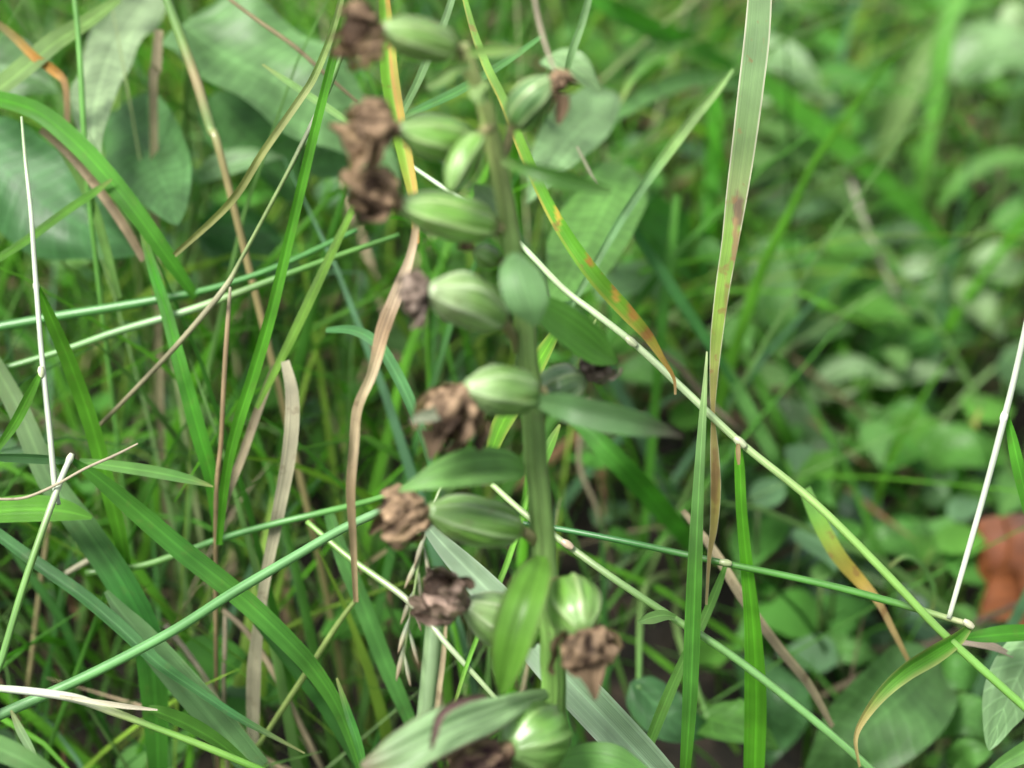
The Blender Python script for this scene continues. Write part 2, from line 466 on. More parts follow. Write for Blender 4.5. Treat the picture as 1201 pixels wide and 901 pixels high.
def withered(parent, A, ax, cx, cy, d, w, h, seed=1, tail=None, pale=.5, dark=(.045, .027, .017), tan=(.46, .315, .195), n=9, purple=0.0, pistil=None, spread=1.0):
    """crumpled dry flower: shrunken petals folded round each other, about (cx, cy) and w x h px"""
    rr = random.Random(seed)
    C = P(cx, cy, d); k = d * KW
    rx, ry = w * .47 * k, h * .48 * k
    M = Mesh()
    v = (C - CAM).normalized()
    sx = RGT; sy = UPV; sz = -FWD
    def ell(q): return sx * (q.x * rx) + sy * (q.y * ry) + sz * (q.z * min(rx, ry) * .95)
    # direction from the capsule tip into the flower, in the unit ball
    into = C - A
    q0 = Vector((into.dot(sx) / rx, into.dot(sy) / ry, into.dot(sz) / min(rx, ry)))
    if q0.length < .2: q0 = Vector((ax.dot(sx), ax.dot(sy), ax.dot(sz)))
    q0.normalize()
    b1 = q0.orthogonal().normalized(); b2 = q0.cross(b1)
    for pt in range(n):
        phi = 2 * math.pi * pt * .618 + rr.uniform(-.3, .3)
        layer = (.84, 1.0, 1.10)[pt % 3] * rr.uniform(.94, 1.06)
        half = rr.uniform(.34, .58); ln = rr.uniform(.72, 1.08); tone = rr.random(); s0 = rr.random() * 99
        curl = rr.uniform(-.15, .45); flare = rr.uniform(-.25, .55); sway = rr.uniform(-.5, .5); gro = rr.choice((5, 7, 9))
        if pt % 3 == 2: half *= .7; flare = rr.uniform(.3, 1.0); ln = rr.uniform(.6, .85)
        rows = []; nr, nc = 18, 13
        for i in range(nr + 1):
            t = i / nr
            th = math.pi * (.08 + .82 * t * ln)          # polar angle from the attachment point
            wd = half * (math.sin(math.pi * min(1, .18 + .80 * t)) ** .75) * (1 + .35 * noise.noise(Vector((t * 7, s0, 3))))
            row = []
            for j in range(nc):
                u = -1 + 2 * j / (nc - 1)
                a = phi + u * wd * 1.3 * (1 + .22 * noise.noise(Vector((t * 13, s0, math.copysign(7, u))))) + sway * t * t
                q = (-q0) * math.cos(th) + (b1 * math.cos(a) + b2 * math.sin(a)) * math.sin(th)
                big = noise.noise(q * 1.9 + Vector((s0, 0, 0))); mid = noise.noise(q * 4.2 + Vector((0, s0, 0)))
                fold_ = math.cos(u * gro + 2.2 * noise.noise(Vector((t * 2.5, s0, 1)))) * (.5 / gro) * (.3 + .7 * math.sin(math.pi * t)) + .05 * noise.noise(Vector((u * 5, t * 2, s0)))
                rad = layer * (1 + .26 * big + .10 * mid + fold_ + curl * u * u * .5 * t + flare * max(0, t - .55))
                col = mixc(dark, tan, min(1, max(0, .22 + pale * tone + .9 * big + .5 * mid + 2.6 * fold_)))  # crevice shade put into the colour: hollows dark, raised folds tan
                if abs(u) > .8: col = mixc(col, dark, .5)
                if purple: col = mixc(col, (.10, .035, .06), purple * rr.random())
                row.append((C + ell(q * rad), col, (j / (nc - 1), t * rx * 2)))
            rows.append(row)
        M.grid(rows, nc)
    # shrunken heart, coloured dark as shade between the petals; no light shows through
    rows = []
    for i in range(11):
        th = math.pi * (.02 + .96 * i / 10); row = []
        for j in range(14):
            a = 2 * math.pi * j / 14
            q = Vector((math.sin(th) * math.cos(a), math.sin(th) * math.sin(a), math.cos(th)))
            q *= .66 * (1 + .35 * noise.noise(q * 2.5 + Vector((seed, 0, 0))))
            row.append((C + ell(q), mixc(dark, tan, .05), (j / 14, i / 10 * rx)))
        rows.append(row)
    M.grid(rows, 14, closed=True)
    # neck that holds it on the capsule
    tube(M, None, [mixc(dark, tan, .5)] * 3, n=3, sides=9, world_rows=[(A - ax * rx * .1, rx * .62), (A.lerp(C, .35), rx * .60), (A.lerp(C, .8), rx * .7)])
    if tail:
        for tl in tail:          # hanging shrivelled lip or stamen: rows of (px, py, depth, width)
            ribbon(M, tl, mixc(dark, tan, rr.uniform(.15, .6)), tilt=rr.uniform(-30, 30), fold=.8, n=6, cross=5, wave=.8)
    if pistil:
        ribbon(M, pistil, (.34, .38, .26), tilt=10, fold=.7, n=6, cross=5)
    M.build("withered_flower", M_FLOW, parent)

def fl(cx, cy, d, w, h, **k): return dict(cx=cx, cy=cy, d=d, w=w, h=h, **k)
S = sd
capsule((538, 57, S(55) - .001), (449, 33, S(35) - .006), 50, [(547, 62, S(60), 11), (543, 60, S(60), 11)],
        fl(421, 38, S(35) - .008, 56, 70, seed=3, tail=[[(428, 60, S(40) - .008, 20), (430, 74, S(40) - .009, 12), (432, 84, S(40) - .009, 3)], [(405, 40, S(40) - .008, 14), (394, 44, S(40) - .009, 8), (388, 50, S(40) - .009, 2)]]), ribcol=(.38, .48, .24), val=(.15, .29, .06))
capsule((560, 170, S(170)), (468, 150, S(150) - .007), 53, [(576, 175, S(170), 12), (568, 173, S(170), 12)],
        fl(435, 143, S(150) - .009, 62, 60, seed=7, tail=[[(430, 165, S(150) - .010, 34), (428, 182, S(150) - .010, 26), (420, 196, S(150) - .010, 16), (412, 206, S(150) - .011, 5)], [(440, 160, S(150) - .010, 24), (440, 184, S(150) - .010, 20), (434, 200, S(150) - .010, 6)]]))
capsule((567, 156, S(156) - .006), (529, 224, S(220) - .012), 33, [(578, 152, S(150) - .003, 11), (572, 152, S(150) - .005, 11)], None, bend=-.25, fat=.58, bloom=.1, ribcol=(.42, .52, .27))
capsule((585, 266, S(265) - .002), (470, 238, S(240) - .008), 54, [(600, 272, S(270), 13), (592, 269, S(268), 13)],
        fl(440, 222, S(225) - .010, 64, 58, seed=12, tail=[[(428, 210, S(225) - .011, 26), (412, 204, S(225) - .012, 18), (404, 198, S(225) - .012, 6)], [(420, 225, S(225) - .012, 18), (408, 236, S(225) - .012, 5)]]))
capsule((590, 376, S(376) - .004), (502, 340, S(340) - .012), 62, [(606, 412, S(412), 11), (602, 398, S(400) - .001, 11), (595, 384, S(380) - .003, 13)],
        fl(487, 345, S(345) - .012, 38, 56, seed=21, tail=[[(490, 362, S(350) - .012, 18), (492, 374, S(350) - .012, 10), (495, 384, S(350) - .012, 2)]], tan=(.40, .31, .25)),
        bend=-.2, ribcol=(.46, .55, .36), val=(.15, .28, .07), bloom=.8, fat=.62)
capsule((632, 462, S(462) - .008), (545, 455, S(455) - .014), 60, [(630, 468, S(468) - .003, 20), (634, 464, S(465) - .006, 20)],
        fl(527, 488, S(480) - .015, 70, 68, seed=33, pale=.35, pistil=[(512, 486, S(480) - .019, 16), (498, 490, S(480) - .020, 15), (483, 494, S(480) - .020, 6)],
           tail=[[(512, 505, S(490) - .017, 26), (510, 522, S(490) - .017, 16), (505, 540, S(490) - .017, 4)]]), bloom=.5, val=(.10, .20, .045), ribcol=(.24, .34, .16))
capsule((612, 622, S(620) - .003), (500, 600, S(600) - .010), 58, [(634, 648, S(645), 12), (628, 636, S(635), 13), (620, 627, S(625) - .002, 14)],
        fl(471, 604, S(602) - .010, 64, 66, seed=41, pale=.42, tail=[[(452, 600, S(600) - .010, 22), (440, 612, S(600) - .009, 14), (432, 626, S(600) - .009, 5)]]), ribcol=(.36, .46, .26))
capsule((628, 748, S(740) + .004), (545, 708, S(705) - .004), 64, [(642, 752, S(750) + .002, 12), (636, 750, S(748) + .003, 12)],
        fl(514, 697, S(697) - .006, 66, 62, seed=57, pale=.95, tail=[[(535, 684, S(690) - .006, 18), (548, 682, S(690) - .006, 16), (554, 690, S(690) - .006, 8)]], tan=(.39, .28, .225)), bloom=.7, ribcol=(.40, .48, .30))
capsule((662, 684, S(684) - .010), (684, 738, S(735) - .022), 68, [(644, 690, S(690) - .001, 14), (652, 682, S(684) - .006, 15)],
        fl(688, 762, S(760) - .022, 70, 62, seed=64, pale=.45, tail=[[(690, 780, S(770) - .024, 34), (694, 798, S(780) - .024, 20), (698, 820, S(790) - .024, 4)], [(670, 770, S(770) - .024, 22), (676, 786, S(780) - .024, 12), (682, 792, S(780) - .024, 3)]]), bloom=.25, fat=.5)
capsule((652, 850, S(850) - .014), (598, 878, S(870) - .024), 88, [(648, 845, S(845) - .004, 18), (656, 846, S(845) - .009, 18)],
        fl(556, 890, S(885) - .026, 76, 64, seed=71, purple=.7, pale=.3), bloom=.2, val=(.085, .20, .035), ribcol=(.17, .29, .09))
capsule((600, 150, S(150) + .003), (648, 94, S(100) + .004), 46, [(590, 196, S(190), 9), (594, 178, S(175) + .002, 9), (598, 160, S(160) + .003, 12)],
        fl(654, 100, S(100) + .004, 38, 30, seed=81, tail=[[(660, 112, S(110) + .003, 14), (660, 128, S(120) + .003, 16), (654, 148, S(130) + .003, 4)]]), bend=.2, bloom=.3, val=(.06, .15, .035))
capsule((634, 468, S(462) + .008), (688, 444, S(455) + .010), 56, [(626, 472, S(470) + .002, 14), (630, 470, S(466) + .006, 14)],
        fl(702, 430, S(440) + .010, 40, 34, seed=92, pale=.7, tan=(.34, .27, .23)), bloom=.5, val=(.075, .17, .05))
capsule((586, 306, S(300) + .002), (556, 292, S(290) + .001), 26, [(598, 312, S(310), 9), (592, 309, S(305) + .001, 9)],
        fl(547, 285, S(285) + .001, 18, 16, seed=95), bloom=.1)

def bract(rows, col, label=None, name="bract", **k):
    M = Mesh(); k.setdefault("cross", 9); k.setdefault("n", 8); k.setdefault("fold", .3)
    ribbon(M, rows, col, **k)
    o = M.build(name, M_BRACT, orchid)
    if label: o["label"] = label
BG = (.085, .20, .045)
bract([(604, 296, S(296) - .006, 10, -10), (607, 310, S(305) - .010, 40, -15), (614, 335, S(330) - .013, 52, -15), (622, 360, S(355) - .014, 46, -10), (627, 382, S(375) - .013, 6, 0)], [(.13, .25, .10)] * 5, "short oval bract hanging over the stem", fold=-.2)
bract([(616, 352, S(350) + .002, 10, -15), (640, 366, S(365) + .003, 36, -20), (672, 388, S(385) + .005, 44, -20), (702, 410, S(405) + .008, 36, -20), (726, 426, S(420) + .010, 4, -15)], [(.085, .23, .035)] * 5, fold=.25)
bract([(628, 470, S(470) - .010, 12, 10), (660, 476, S(475) - .016, 30, 15), (700, 486, S(485) - .018, 36, 15), (745, 496, S(495) - .018, 30, 10), (785, 506, S(505) - .016, 12, 0), (803, 512, S(510) - .015, 3, 0)],
      [(.10, .19, .075), (.09, .185, .07), (.09, .18, .07), (.085, .17, .065), (.07, .08, .05), (.05, .04, .03)], "long pointed bract with a dark tip", fold=.35)
bract([(614, 552, S(550) - .002, 10, 20), (595, 548, S(548) - .006, 34, 28), (560, 551, S(551) - .012, 46, 28), (520, 559, S(558) - .015, 36, 25), (490, 568, S(566) - .016, 17, 15), (468, 576, S(575) - .016, 3, 10)], [(.13, .27, .075)] * 6, fold=.3)
bract([(634, 652, S(652) - .008, 10, 10), (628, 672, S(670) - .016, 36, 12), (618, 705, S(700) - .022, 50, 15), (606, 745, S(740) - .025, 50, 15), (596, 785, S(780) - .025, 32, 10), (589, 814, S(810) - .024, 4, 0)], [(.10, .24, .03)] * 6,
      "upright folded bract with one dark edge", fold=.45, edge=((.09, .06, .05), .1, .5))
bract([(642, 812, S(812) - .010, 14, 10), (605, 822, S(818) - .020, 34, 15), (555, 842, S(835) - .028, 54, 18), (505, 866, S(858) - .034, 60, 18), (460, 888, S(880) - .037, 50, 15), (425, 902, S(900) - .038, 14, 10)],
      [(.20, .33, .13), (.23, .37, .17), (.23, .36, .18), (.22, .34, .17), (.22, .31, .16), (.22, .18, .12)], "broad pale bract with curled brown rims", fold=-.2, edge=((.12, .06, .06), .14, .75), wave=.8, cross=15)
M = Mesh()
ribbon(M, [(572, 816, S(815) - .030, 5), (545, 822, S(820) - .034, 9), (520, 838, S(835) - .037, 10), (512, 862, S(855) - .039, 8), (508, 880, S(870) - .039, 3)], (.13, .08, .075), fold=.8, n=6)
M.build("withered_bract", M_FLOW, orchid)
bract([(654, 892, S(890) - .006, 14, 0), (685, 890, S(890) - .010, 34, -15), (720, 896, S(895) - .012, 40, -20), (765, 912, S(910) - .012, 8, -15)], [(.11, .26, .06)] * 4, fold=.25)
bract([(552, 62, S(62) - .002, 8), (572, 60, S(62) - .005, 14), (592, 59, S(60) - .007, 15), (612, 60, S(60) - .008, 6)], [(.17, .28, .08)] * 4, fold=.6)
bract([(552, 76, S(76) - .002, 8), (534, 82, S(82) - .006, 12), (518, 94, S(92) - .008, 13), (502, 102, S(100) - .009, 5)], [(.20, .31, .11)] * 4, fold=.7)
bract([(562, 102, S(102) - .004, 20), (566, 110, S(110) - .006, 26), (576, 114, S(114) - .004, 6)], [(.20, .30, .11)] * 3, fold=.4)
bract([(590, 190, S(190) - .004, 8, 10), (612, 198, S(198) - .008, 14, 15), (645, 209, S(208) - .010, 22, 15), (685, 220, S(220) - .010, 18, 10), (716, 228, S(228) - .010, 4, 0)], [(.16, .24, .09), (.08, .19, .04), (.07, .18, .035), (.07, .18, .035), (.07, .16, .035)], fold=.4)
bract([(590, 250, S(250) + .004, 10, 10), (578, 238, S(240) + .006, 22, 15), (566, 226, S(228) + .007, 24, 15), (556, 214, S(215) + .007, 5, 0)], [(.20, .30, .16)] * 4, fold=.3)

# ------------------------------------------------------------------ grass blades one can pick out, each a thing of its own
GRP_B, GRP_D, GRP_S = "single green blades in the tangle", "dead blades and stalks in the tangle", "jointed grass stalks in the tangle"
def blade(label, rows, col, mat=None, name="blade_of_grass", cat="grass blade", group=GRP_B, **k):
    rows = [(r[0], r[1], r[2], r[3] * (.84 if r[0] < 520 and r[3] > 11 else 1)) + tuple(r[4:]) for r in rows]
    M = Mesh(); k.setdefault("n", 6); k.setdefault("tilt", R.uniform(-30, 30)); k.setdefault("fold", R.uniform(.15, .4))
    if isinstance(col[0], (int, float)): col = jit(col, .08)
    if mat is M_DEAD:
        dull = lambda c: (c[0] * .86, c[1] * .95, c[2])
        col = dull(col) if isinstance(col[0], (int, float)) else [dull(c) for c in col]
    else: col = sat(col) if isinstance(col[0], (int, float)) else [sat(c) for c in col]
    if mat is not M_DEAD and isinstance(col[0], (int, float)): col = [mixc(col, (.30, .25, .10), .55) if r[3] <= 4 else col for r in rows]
    stains = k.pop('stains', ())
    ribbon(M, rows, col, **k)
    for st in stains: stain(M, *st)
    o = tag(M.build(name, mat or M_GRASS), label, cat, group); o['kind'] = 'thing'
    return o
def dead(label, rows, col, **k):
    return blade(label, rows, col, mat=M_DEAD, name="withered_grass", cat="dead blade", group=GRP_D, **k)
def dead_stalk(label, rows, col, root=False):
    rows = [(r[0], r[1], r[2], r[3] * .72) for r in rows]
    dull = lambda c: (c[0] * .84, c[1] * .95, c[2] * 1.0)
    col = dull(col) if isinstance(col[0], (int, float)) else [dull(c) for c in col]
    M = Mesh(); tube(M, rows, col, sides=8, root=root)
    return tag(M.build("dead_stalk", M_DEAD), label, "dead stalk", GRP_D)
def stalk(label, parts, name="grass_stalk", cat="grass stalk", group=GRP_S):
    """parts: ('culm'|'node'|'leaf'|'dead', rows, colour[, kwargs])"""
    allp = [P(*r[:3]) for p in parts for r in p[1]]
    t = thing(name, min(allp, key=lambda p: p.z), label, cat, group)
    for p in parts:
        k = p[3] if len(p) > 3 else {}
        M = Mesh()
        if p[0] == 'culm': tube(M, p[1], p[2], sides=12, **k); M.build("culm", M_CULM, t)
        elif p[0] == 'node':
            (x, y, d, w) = p[1][0]; w *= .88; (x2, y2, _, _) = p[1][1]
            dx, dy = (x2 - x), (y2 - y); l = math.hypot(dx, dy) or 1; dx, dy = dx / l * w * .55, dy / l * w * .55
            tube(M, [(x - dx * 1.5, y - dy * 1.5, d, w * .62), (x - dx * .6, y - dy * .6, d, w * .95), (x, y, d, w), (x + dx * .6, y + dy * .6, d, w * .95), (x + dx * 1.5, y + dy * 1.5, d, w * .62)], p[2], n=3, sides=12)
            M.build("node", M_CULM, t)
        elif p[0] == 'leaf': k.setdefault("fold", .3); ribbon(M, p[1], sat(p[2]) if isinstance(p[2][0], (int, float)) else [sat(c) for c in p[2]], **k); M.build("leaf_blade", M_GRASS, t)
        elif p[0] == 'dead': k.setdefault("fold", .4); ribbon(M, p[1], p[2], **k); M.build("dry_leaf_blade", M_DEAD, t)
    return t

# --- left side
stalk("thin whitish upright stalk near the left edge with side leaves at its joints", [
    ('culm', [(26, 138, .412, 3), (31, 190, .411, 4.5), (37, 250, .409, 5.5), (41, 320, .408, 6), (48, 420, .406, 6.5), (57, 505, .404, 7), (63, 568, .403, 7), (68, 590, .404, 5)], [(.30, .42, .22), (.34, .45, .26), (.40, .48, .34), WH, WH, WH, WH, WH]),
    ('node', [(42, 336, .408, 9), (43, 350, .408, 9)], (.45, .52, .36)),
    ('node', [(47, 437, .405, 9), (48, 450, .405, 9)], (.45, .5, .3)),
    ('leaf', [(44, 336, .409, 5), (58, 372, .413, 14), (82, 430, .418, 18), (108, 500, .424, 19), (130, 580, .430, 18), (147, 660, .436, 14), (150, 740, .44, 6)], G1, dict(tilt=25)),
    ('leaf', [(46, 438, .405, 5), (34, 462, .402, 11), (15, 497, .398, 12), (-12, 535, .395, 5)], G1, dict(tilt=-20))])
stalk("pale bent stalk rising from lower left to a joint with a long broad leaf", [
    ('culm', [(82, 536, .404, 7), (74, 553, .403, 7.5), (64, 578, .402, 8), (48, 622, .401, 8.5), (26, 690, .400, 9), (4, 768, .400, 9), (-20, 850, .402, 9)], [WH, WH, (.36, .44, .28), (.16, .28, .09), (.12, .25, .06), (.11, .24, .06), G2], dict(root=True)),
    ('node', [(81, 538, .404, 10), (77, 547, .404, 10)], (.46, .50, .36)),
    ('leaf', [(82, 537, .405, 5), (118, 562, .407, 17), (160, 597, .409, 23), (215, 644, .411, 25), (275, 692, .412, 25), (325, 738, .413, 24), (368, 785, .414, 21), (400, 838, .416, 15), (428, 915, .418, 6)], [G2, G2, G2, (.05, .165, .03), (.06, .18, .03), (.055, .17, .03), G2, G2, G2], dict(tilt=18, fold=.3)),
    ('leaf', [(84, 540, .406, 4), (62, 538, .406, 10), (30, 536, .405, 11), (-14, 535, .403, 8)], GB, dict(tilt=-35))])
blade("narrow pointed blade lying level, tip just right of the pale joint", [(92, 541, .412, 8), (130, 546, .412, 15), (180, 554, .412, 17), (220, 563, .412, 13), (250, 572, .412, 2)], (.10, .215, .06), tilt=-20)
dead_stalk("thin straw twig lying across the pale bent stalk", [(-10, 584, .404, 5), (25, 583, .403, 5), (60, 570, .401, 5), (100, 549, .400, 5), (135, 534, .400, 5), (163, 520, .400, 3)], (.42, .33, .22))
blade("dark rounded broad blade under the straw twig at the left edge", [(-30, 602, .42, 30), (30, 596, .42, 38), (75, 598, .42, 30), (108, 606, .42, 5)], G1, fold=.15, tilt=-25)
blade("thick smooth arching blade in the top left corner", [(-20, 112, .44, 20), (40, 130, .44, 26), (85, 165, .438, 28), (125, 208, .436, 28), (160, 252, .435, 26), (195, 300, .436, 22), (230, 350, .44, 10)], (.06, .20, .02), tilt=-15, fold=.2)
dead("narrow brown blade tucked under the thick arching blade", [(50, 152, .446, 10), (80, 180, .446, 12), (115, 222, .445, 13), (145, 265, .445, 13), (168, 305, .446, 8)], (.30, .20, .12))
blade("long narrow blade dropping from the arching blade past the straw stalks", [(160, 250, .436, 4), (178, 312, .434, 14), (196, 366, .432, 17), (213, 432, .43, 20), (232, 505, .43, 23), (248, 565, .432, 20), (256, 640, .436, 10)], (.05, .19, .018), tilt=12, fold=.3)
blade("narrow blade slanting up from the left edge to a tip by the rounded leaf", [(-15, 312, .43, 8), (30, 284, .43, 12), (80, 247, .432, 12), (110, 226, .433, 9), (130, 210, .434, 2)], (.10, .24, .035))
blade("faint thin blade hanging behind the arching blade", [(62, 160, .45, 7), (85, 195, .45, 10), (108, 240, .45, 11), (122, 285, .45, 11), (140, 350, .45, 6)], G4)
blade("pale folded blade crossing the top left corner", [(-10, 112, .452, 26), (25, 86, .452, 28), (65, 52, .453, 27), (105, 26, .456, 20), (140, 0, .46, 10)], (.17, .28, .11), tilt=-30)
dead("orange brown withered blade in the top left corner", [(-5, 25, .452, 8), (18, 44, .452, 10), (42, 68, .452, 12), (64, 84, .452, 11), (78, 102, .452, 8), (80, 150, .454, 7)], [(.16, .14, .04), (.26, .18, .05), ORG, ORG, (.30, .17, .07), (.2, .14, .07)])
stalk("slim green stalk standing before the silvery drooping leaf", [('culm', [(86, -12, .446, 6), (92, 40, .446, 6.5), (96, 100, .446, 7), (99, 165, .447, 7), (104, 240, .449, 6)], (.10, .26, .05), dict(root=True))])
stalk("greyish green stalk with a brown side between the two broad leaves", [('culm', [(192, -14, .446, 10), (212, 45, .446, 12), (230, 95, .446, 12), (247, 148, .447, 12), (268, 212, .448, 9)], [(.11, .22, .06), (.13, .22, .06), (.24, .20, .10), (.16, .24, .08), (.26, .22, .10)], dict(root=True))])
dead_stalk("brown thin stalk slanting over the big upper leaf", [(262, -8, .44, 6), (300, 20, .44, 7), (345, 52, .44, 8), (378, 82, .44, 7), (420, 120, .442, 5)], (.24, .18, .09))
dead("upright blurred straw blade between the upper leaves", [(186, 35, .475, 12), (183, 80, .475, 15), (180, 130, .475, 12)], (.34, .25, .15), root=True)
blade("slender yellowish curved stalk-like blade left of the upper brown flowers", [(402, -14, .400, 7), (390, 35, .401, 8), (370, 88, .403, 9), (352, 118, .404, 9), (310, 178, .407, 9), (270, 238, .411, 9), (205, 300, .418, 6)], [(.20, .28, .11), (.22, .30, .13), (.25, .31, .15), (.32, .34, .20), (.27, .27, .14), (.25, .25, .12), (.2, .2, .1)], fold=.7)
blade("long bright narrow blade slanting down left of the upper capsules", [(402, 20, .398, 8), (388, 80, .40, 12), (372, 148, .402, 13), (358, 205, .404, 14), (340, 275, .407, 14), (318, 365, .41, 16), (298, 435, .413, 17), (276, 505, .416, 16), (264, 560, .419, 13), (256, 640, .424, 7)], (.085, .26, .022), tilt=-10, fold=.35)
dead_stalk("straw coloured jointed stalk slanting from the upper flowers to the lower left", [(408, 40, .407, 7), (388, 100, .407, 8), (371, 138, .407, 9), (357, 166, .408, 8), (333, 212, .41, 7), (284, 302, .414, 7), (262, 341, .416, 10), (214, 400, .42, 9), (165, 452, .424, 8), (112, 505, .43, 7)], [(.18, .27, .09), (.16, .27, .08), (.42, .42, .28), (.30, .32, .18), (.22, .27, .10), (.24, .28, .11), (.38, .33, .20), (.30, .25, .14), (.28, .23, .13), (.24, .19, .1)])
blade("thin pale blade tip pointing up left over the big upper leaf", [(308, 73, .43, 2), (335, 92, .428, 7), (370, 116, .426, 9), (402, 138, .424, 8), (450, 172, .42, 6)], (.18, .32, .13))
stalk("dark green stem running level across the left at capsule height", [('culm', [(-15, 384, .44, 11), (60, 372, .44, 11), (130, 362, .44, 11), (200, 350, .44, 10), (255, 338, .441, 8), (330, 312, .443, 7), (420, 270, .447, 6)], (.06, .19, .045))])
stalk("paler green stem sloping up just below the dark level stem", [('culm', [(-10, 436, .438, 8), (70, 413, .437, 8), (140, 390, .436, 9), (210, 370, .435, 9), (262, 352, .435, 9), (330, 326, .436, 8), (400, 300, .438, 7), (470, 275, .44, 6)], [(.08, .2, .05), (.10, .23, .06), (.14, .27, .10), (.18, .30, .14), (.17, .28, .10), (.08, .2, .04), (.09, .22, .04), G2])])
dead_stalk("short upright brown stalk broken off beside the slanting straw stalk", [(270, 338, .42, 5), (267, 380, .42, 8), (262, 450, .422, 8), (258, 520, .424, 8), (252, 610, .428, 8)], [(.38, .32, .2), (.30, .20, .11), (.26, .17, .09), (.26, .16, .08), (.3, .2, .1)], root=True)
dead("broad flat straw blade hanging left of centre", [(333, 425, .43, 12), (341, 468, .429, 19), (338, 530, .429, 20), (326, 600, .431, 18), (312, 675, .434, 15), (303, 740, .437, 16), (298, 800, .44, 20), (296, 890, .445, 14)], (.33, .27, .18), tilt=10)
dead("narrow straw blade beside the broad flat one", [(322, 430, .436, 8), (303, 478, .436, 12), (283, 535, .436, 12), (262, 590, .437, 10), (250, 650, .44, 6)], (.34, .26, .16))
blade("yellow green straight blade leaning right between the two straw bundles", [(418, 238, .43, 7), (390, 295, .429, 12), (360, 358, .429, 14), (334, 412, .43, 12), (300, 480, .432, 6)], (.16, .29, .05), tilt=15)
blade("grey green wide blade from the left edge diving behind the long broad leaf", [(-20, 405, .436, 24), (22, 478, .434, 30), (58, 560, .432, 34), (100, 620, .431, 40), (142, 682, .431, 42), (172, 745, .432, 42), (182, 815, .435, 38), (186, 905, .44, 26)], [(.10, .17, .07), (.12, .19, .10), (.10, .18, .09), (.07, .15, .06), (.035, .13, .03), (.03, .12, .025), (.04, .14, .02), (.04, .14, .02)], tilt=20, fold=.25)
blade("flat blade crossing low left to a fine tip near the straw", [(-15, 618, .42, 16), (43, 660, .417, 18), (93, 695, .414, 19), (140, 735, .412, 20), (184, 777, .410, 17), (233, 812, .409, 12), (283, 845, .408, 9), (357, 883, .408, 2)], (.05, .15, .055), tilt=-25, fold=.3)
blade("wide dull grey green blade descending at the lower left", [(124, 693, .424, 6), (142, 718, .423, 22), (165, 745, .422, 34), (202, 790, .421, 42), (243, 838, .42, 44), (300, 905, .42, 40)], (.085, .17, .075), tilt=-12, fold=.22, cross=7)
stalk("smooth thick stalk slanting up from the bottom left to a brown flower", [('culm', [(455, 594, .386, 10), (400, 620, .390, 11), (345, 653, .393, 11.5), (272, 697, .396, 12), (200, 742, .399, 12), (100, 794, .402, 12.5), (0, 838, .404, 13), (-60, 864, .406, 13)], [(.15, .29, .13), (.12, .27, .10), (.11, .26, .09), (.10, .25, .08), (.10, .25, .08), (.10, .25, .08), (.11, .25, .09), (.11, .25, .09)])])
stalk("pale sheathed stalk at the bottom left with a folded leaf at its joint", [
    ('culm', [(-20, 806, .396, 8), (40, 812, .396, 10), (90, 820, .396, 11), (135, 836, .396, 10), (180, 853, .397, 8), (240, 876, .398, 9), (320, 908, .40, 9)], [(.30, .40, .24), (.45, .48, .40), (.42, .44, .34), (.30, .36, .16), (.14, .28, .06), (.13, .27, .05), G1]),
    ('dead', [(70, 817, .394, 3), (115, 824, .393, 6), (150, 829, .393, 6), (186, 833, .393, 2)], (.38, .35, .26)),
    ('leaf', [(174, 832, .395, 8), (192, 838, .396, 15), (225, 853, .399, 18), (262, 876, .402, 14), (310, 915, .405, 5)], (.07, .18, .03), dict(tilt=-25, fold=.5))])
stalk("thin green stem sloping up behind the broad leaf towards the middle", [('culm', [(100, 672, .436, 8), (160, 665, .435, 8), (205, 652, .434, 8), (255, 634, .432, 8), (317, 616, .43, 8), (380, 600, .428, 8), (440, 585, .424, 7), (490, 566, .42, 6)], [(.10, .22, .05), (.12, .26, .06), (.11, .25, .06), (.07, .21, .05), (.07, .21, .05), (.08, .23, .05), (.09, .24, .05), (.1, .25, .06)])])
dead_stalk("yellowish straight stalk leaning right at the lower left", [(420, 700, .427, 7), (398, 730, .428, 9), (360, 790, .43, 10), (312, 862, .434, 9), (290, 898, .438, 8)], (.22, .27, .07), root=True)
blade("blurred pale blade filling the bottom left corner", [(-45, 860, .36, 26), (0, 880, .36, 34), (40, 900, .36, 28), (90, 930, .362, 10)], (.15, .29, .11), tilt=-20)
blade("short pale blade end beside the bottom left corner", [(12, 834, .388, 3), (24, 858, .388, 10), (38, 882, .388, 8), (46, 900, .388, 3)], (.22, .32, .2))
dead_stalk("pinkish dry stalk lying between the dull blades at lower left", [(194, 733, .446, 10), (222, 768, .445, 9), (250, 812, .447, 10), (276, 862, .452, 8)], (.46, .34, .25), root=True)
dead_stalk("beige dry stalk angled down beside the broad straw blade", [(262, 716, .45, 8), (290, 742, .449, 10), (322, 792, .45, 11), (350, 848, .454, 11), (374, 896, .458, 9)], (.36, .26, .16), root=True)
dead_stalk("slim upright beige stalk behind the broad leaf at lower left", [(265, 716, .452, 7), (264, 760, .452, 8), (262, 815, .454, 7)], (.40, .30, .20), root=True)
dead_stalk("tan upright stalk at far left behind the pale bent stalk", [(58, 612, .47, 8), (46, 690, .47, 9), (38, 770, .472, 9), (34, 820, .476, 8)], (.26, .20, .09), root=True)
dead_stalk("short straw stub poking up at far left", [(78, 672, .45, 8), (94, 663, .448, 10), (108, 655, .446, 9)], (.46, .38, .26))
blade("dark narrow blade leaning in front of the ground at far left", [(10, 640, .46, 6), (40, 680, .46, 10), (75, 730, .462, 11), (100, 790, .468, 8)], G3, root=True)
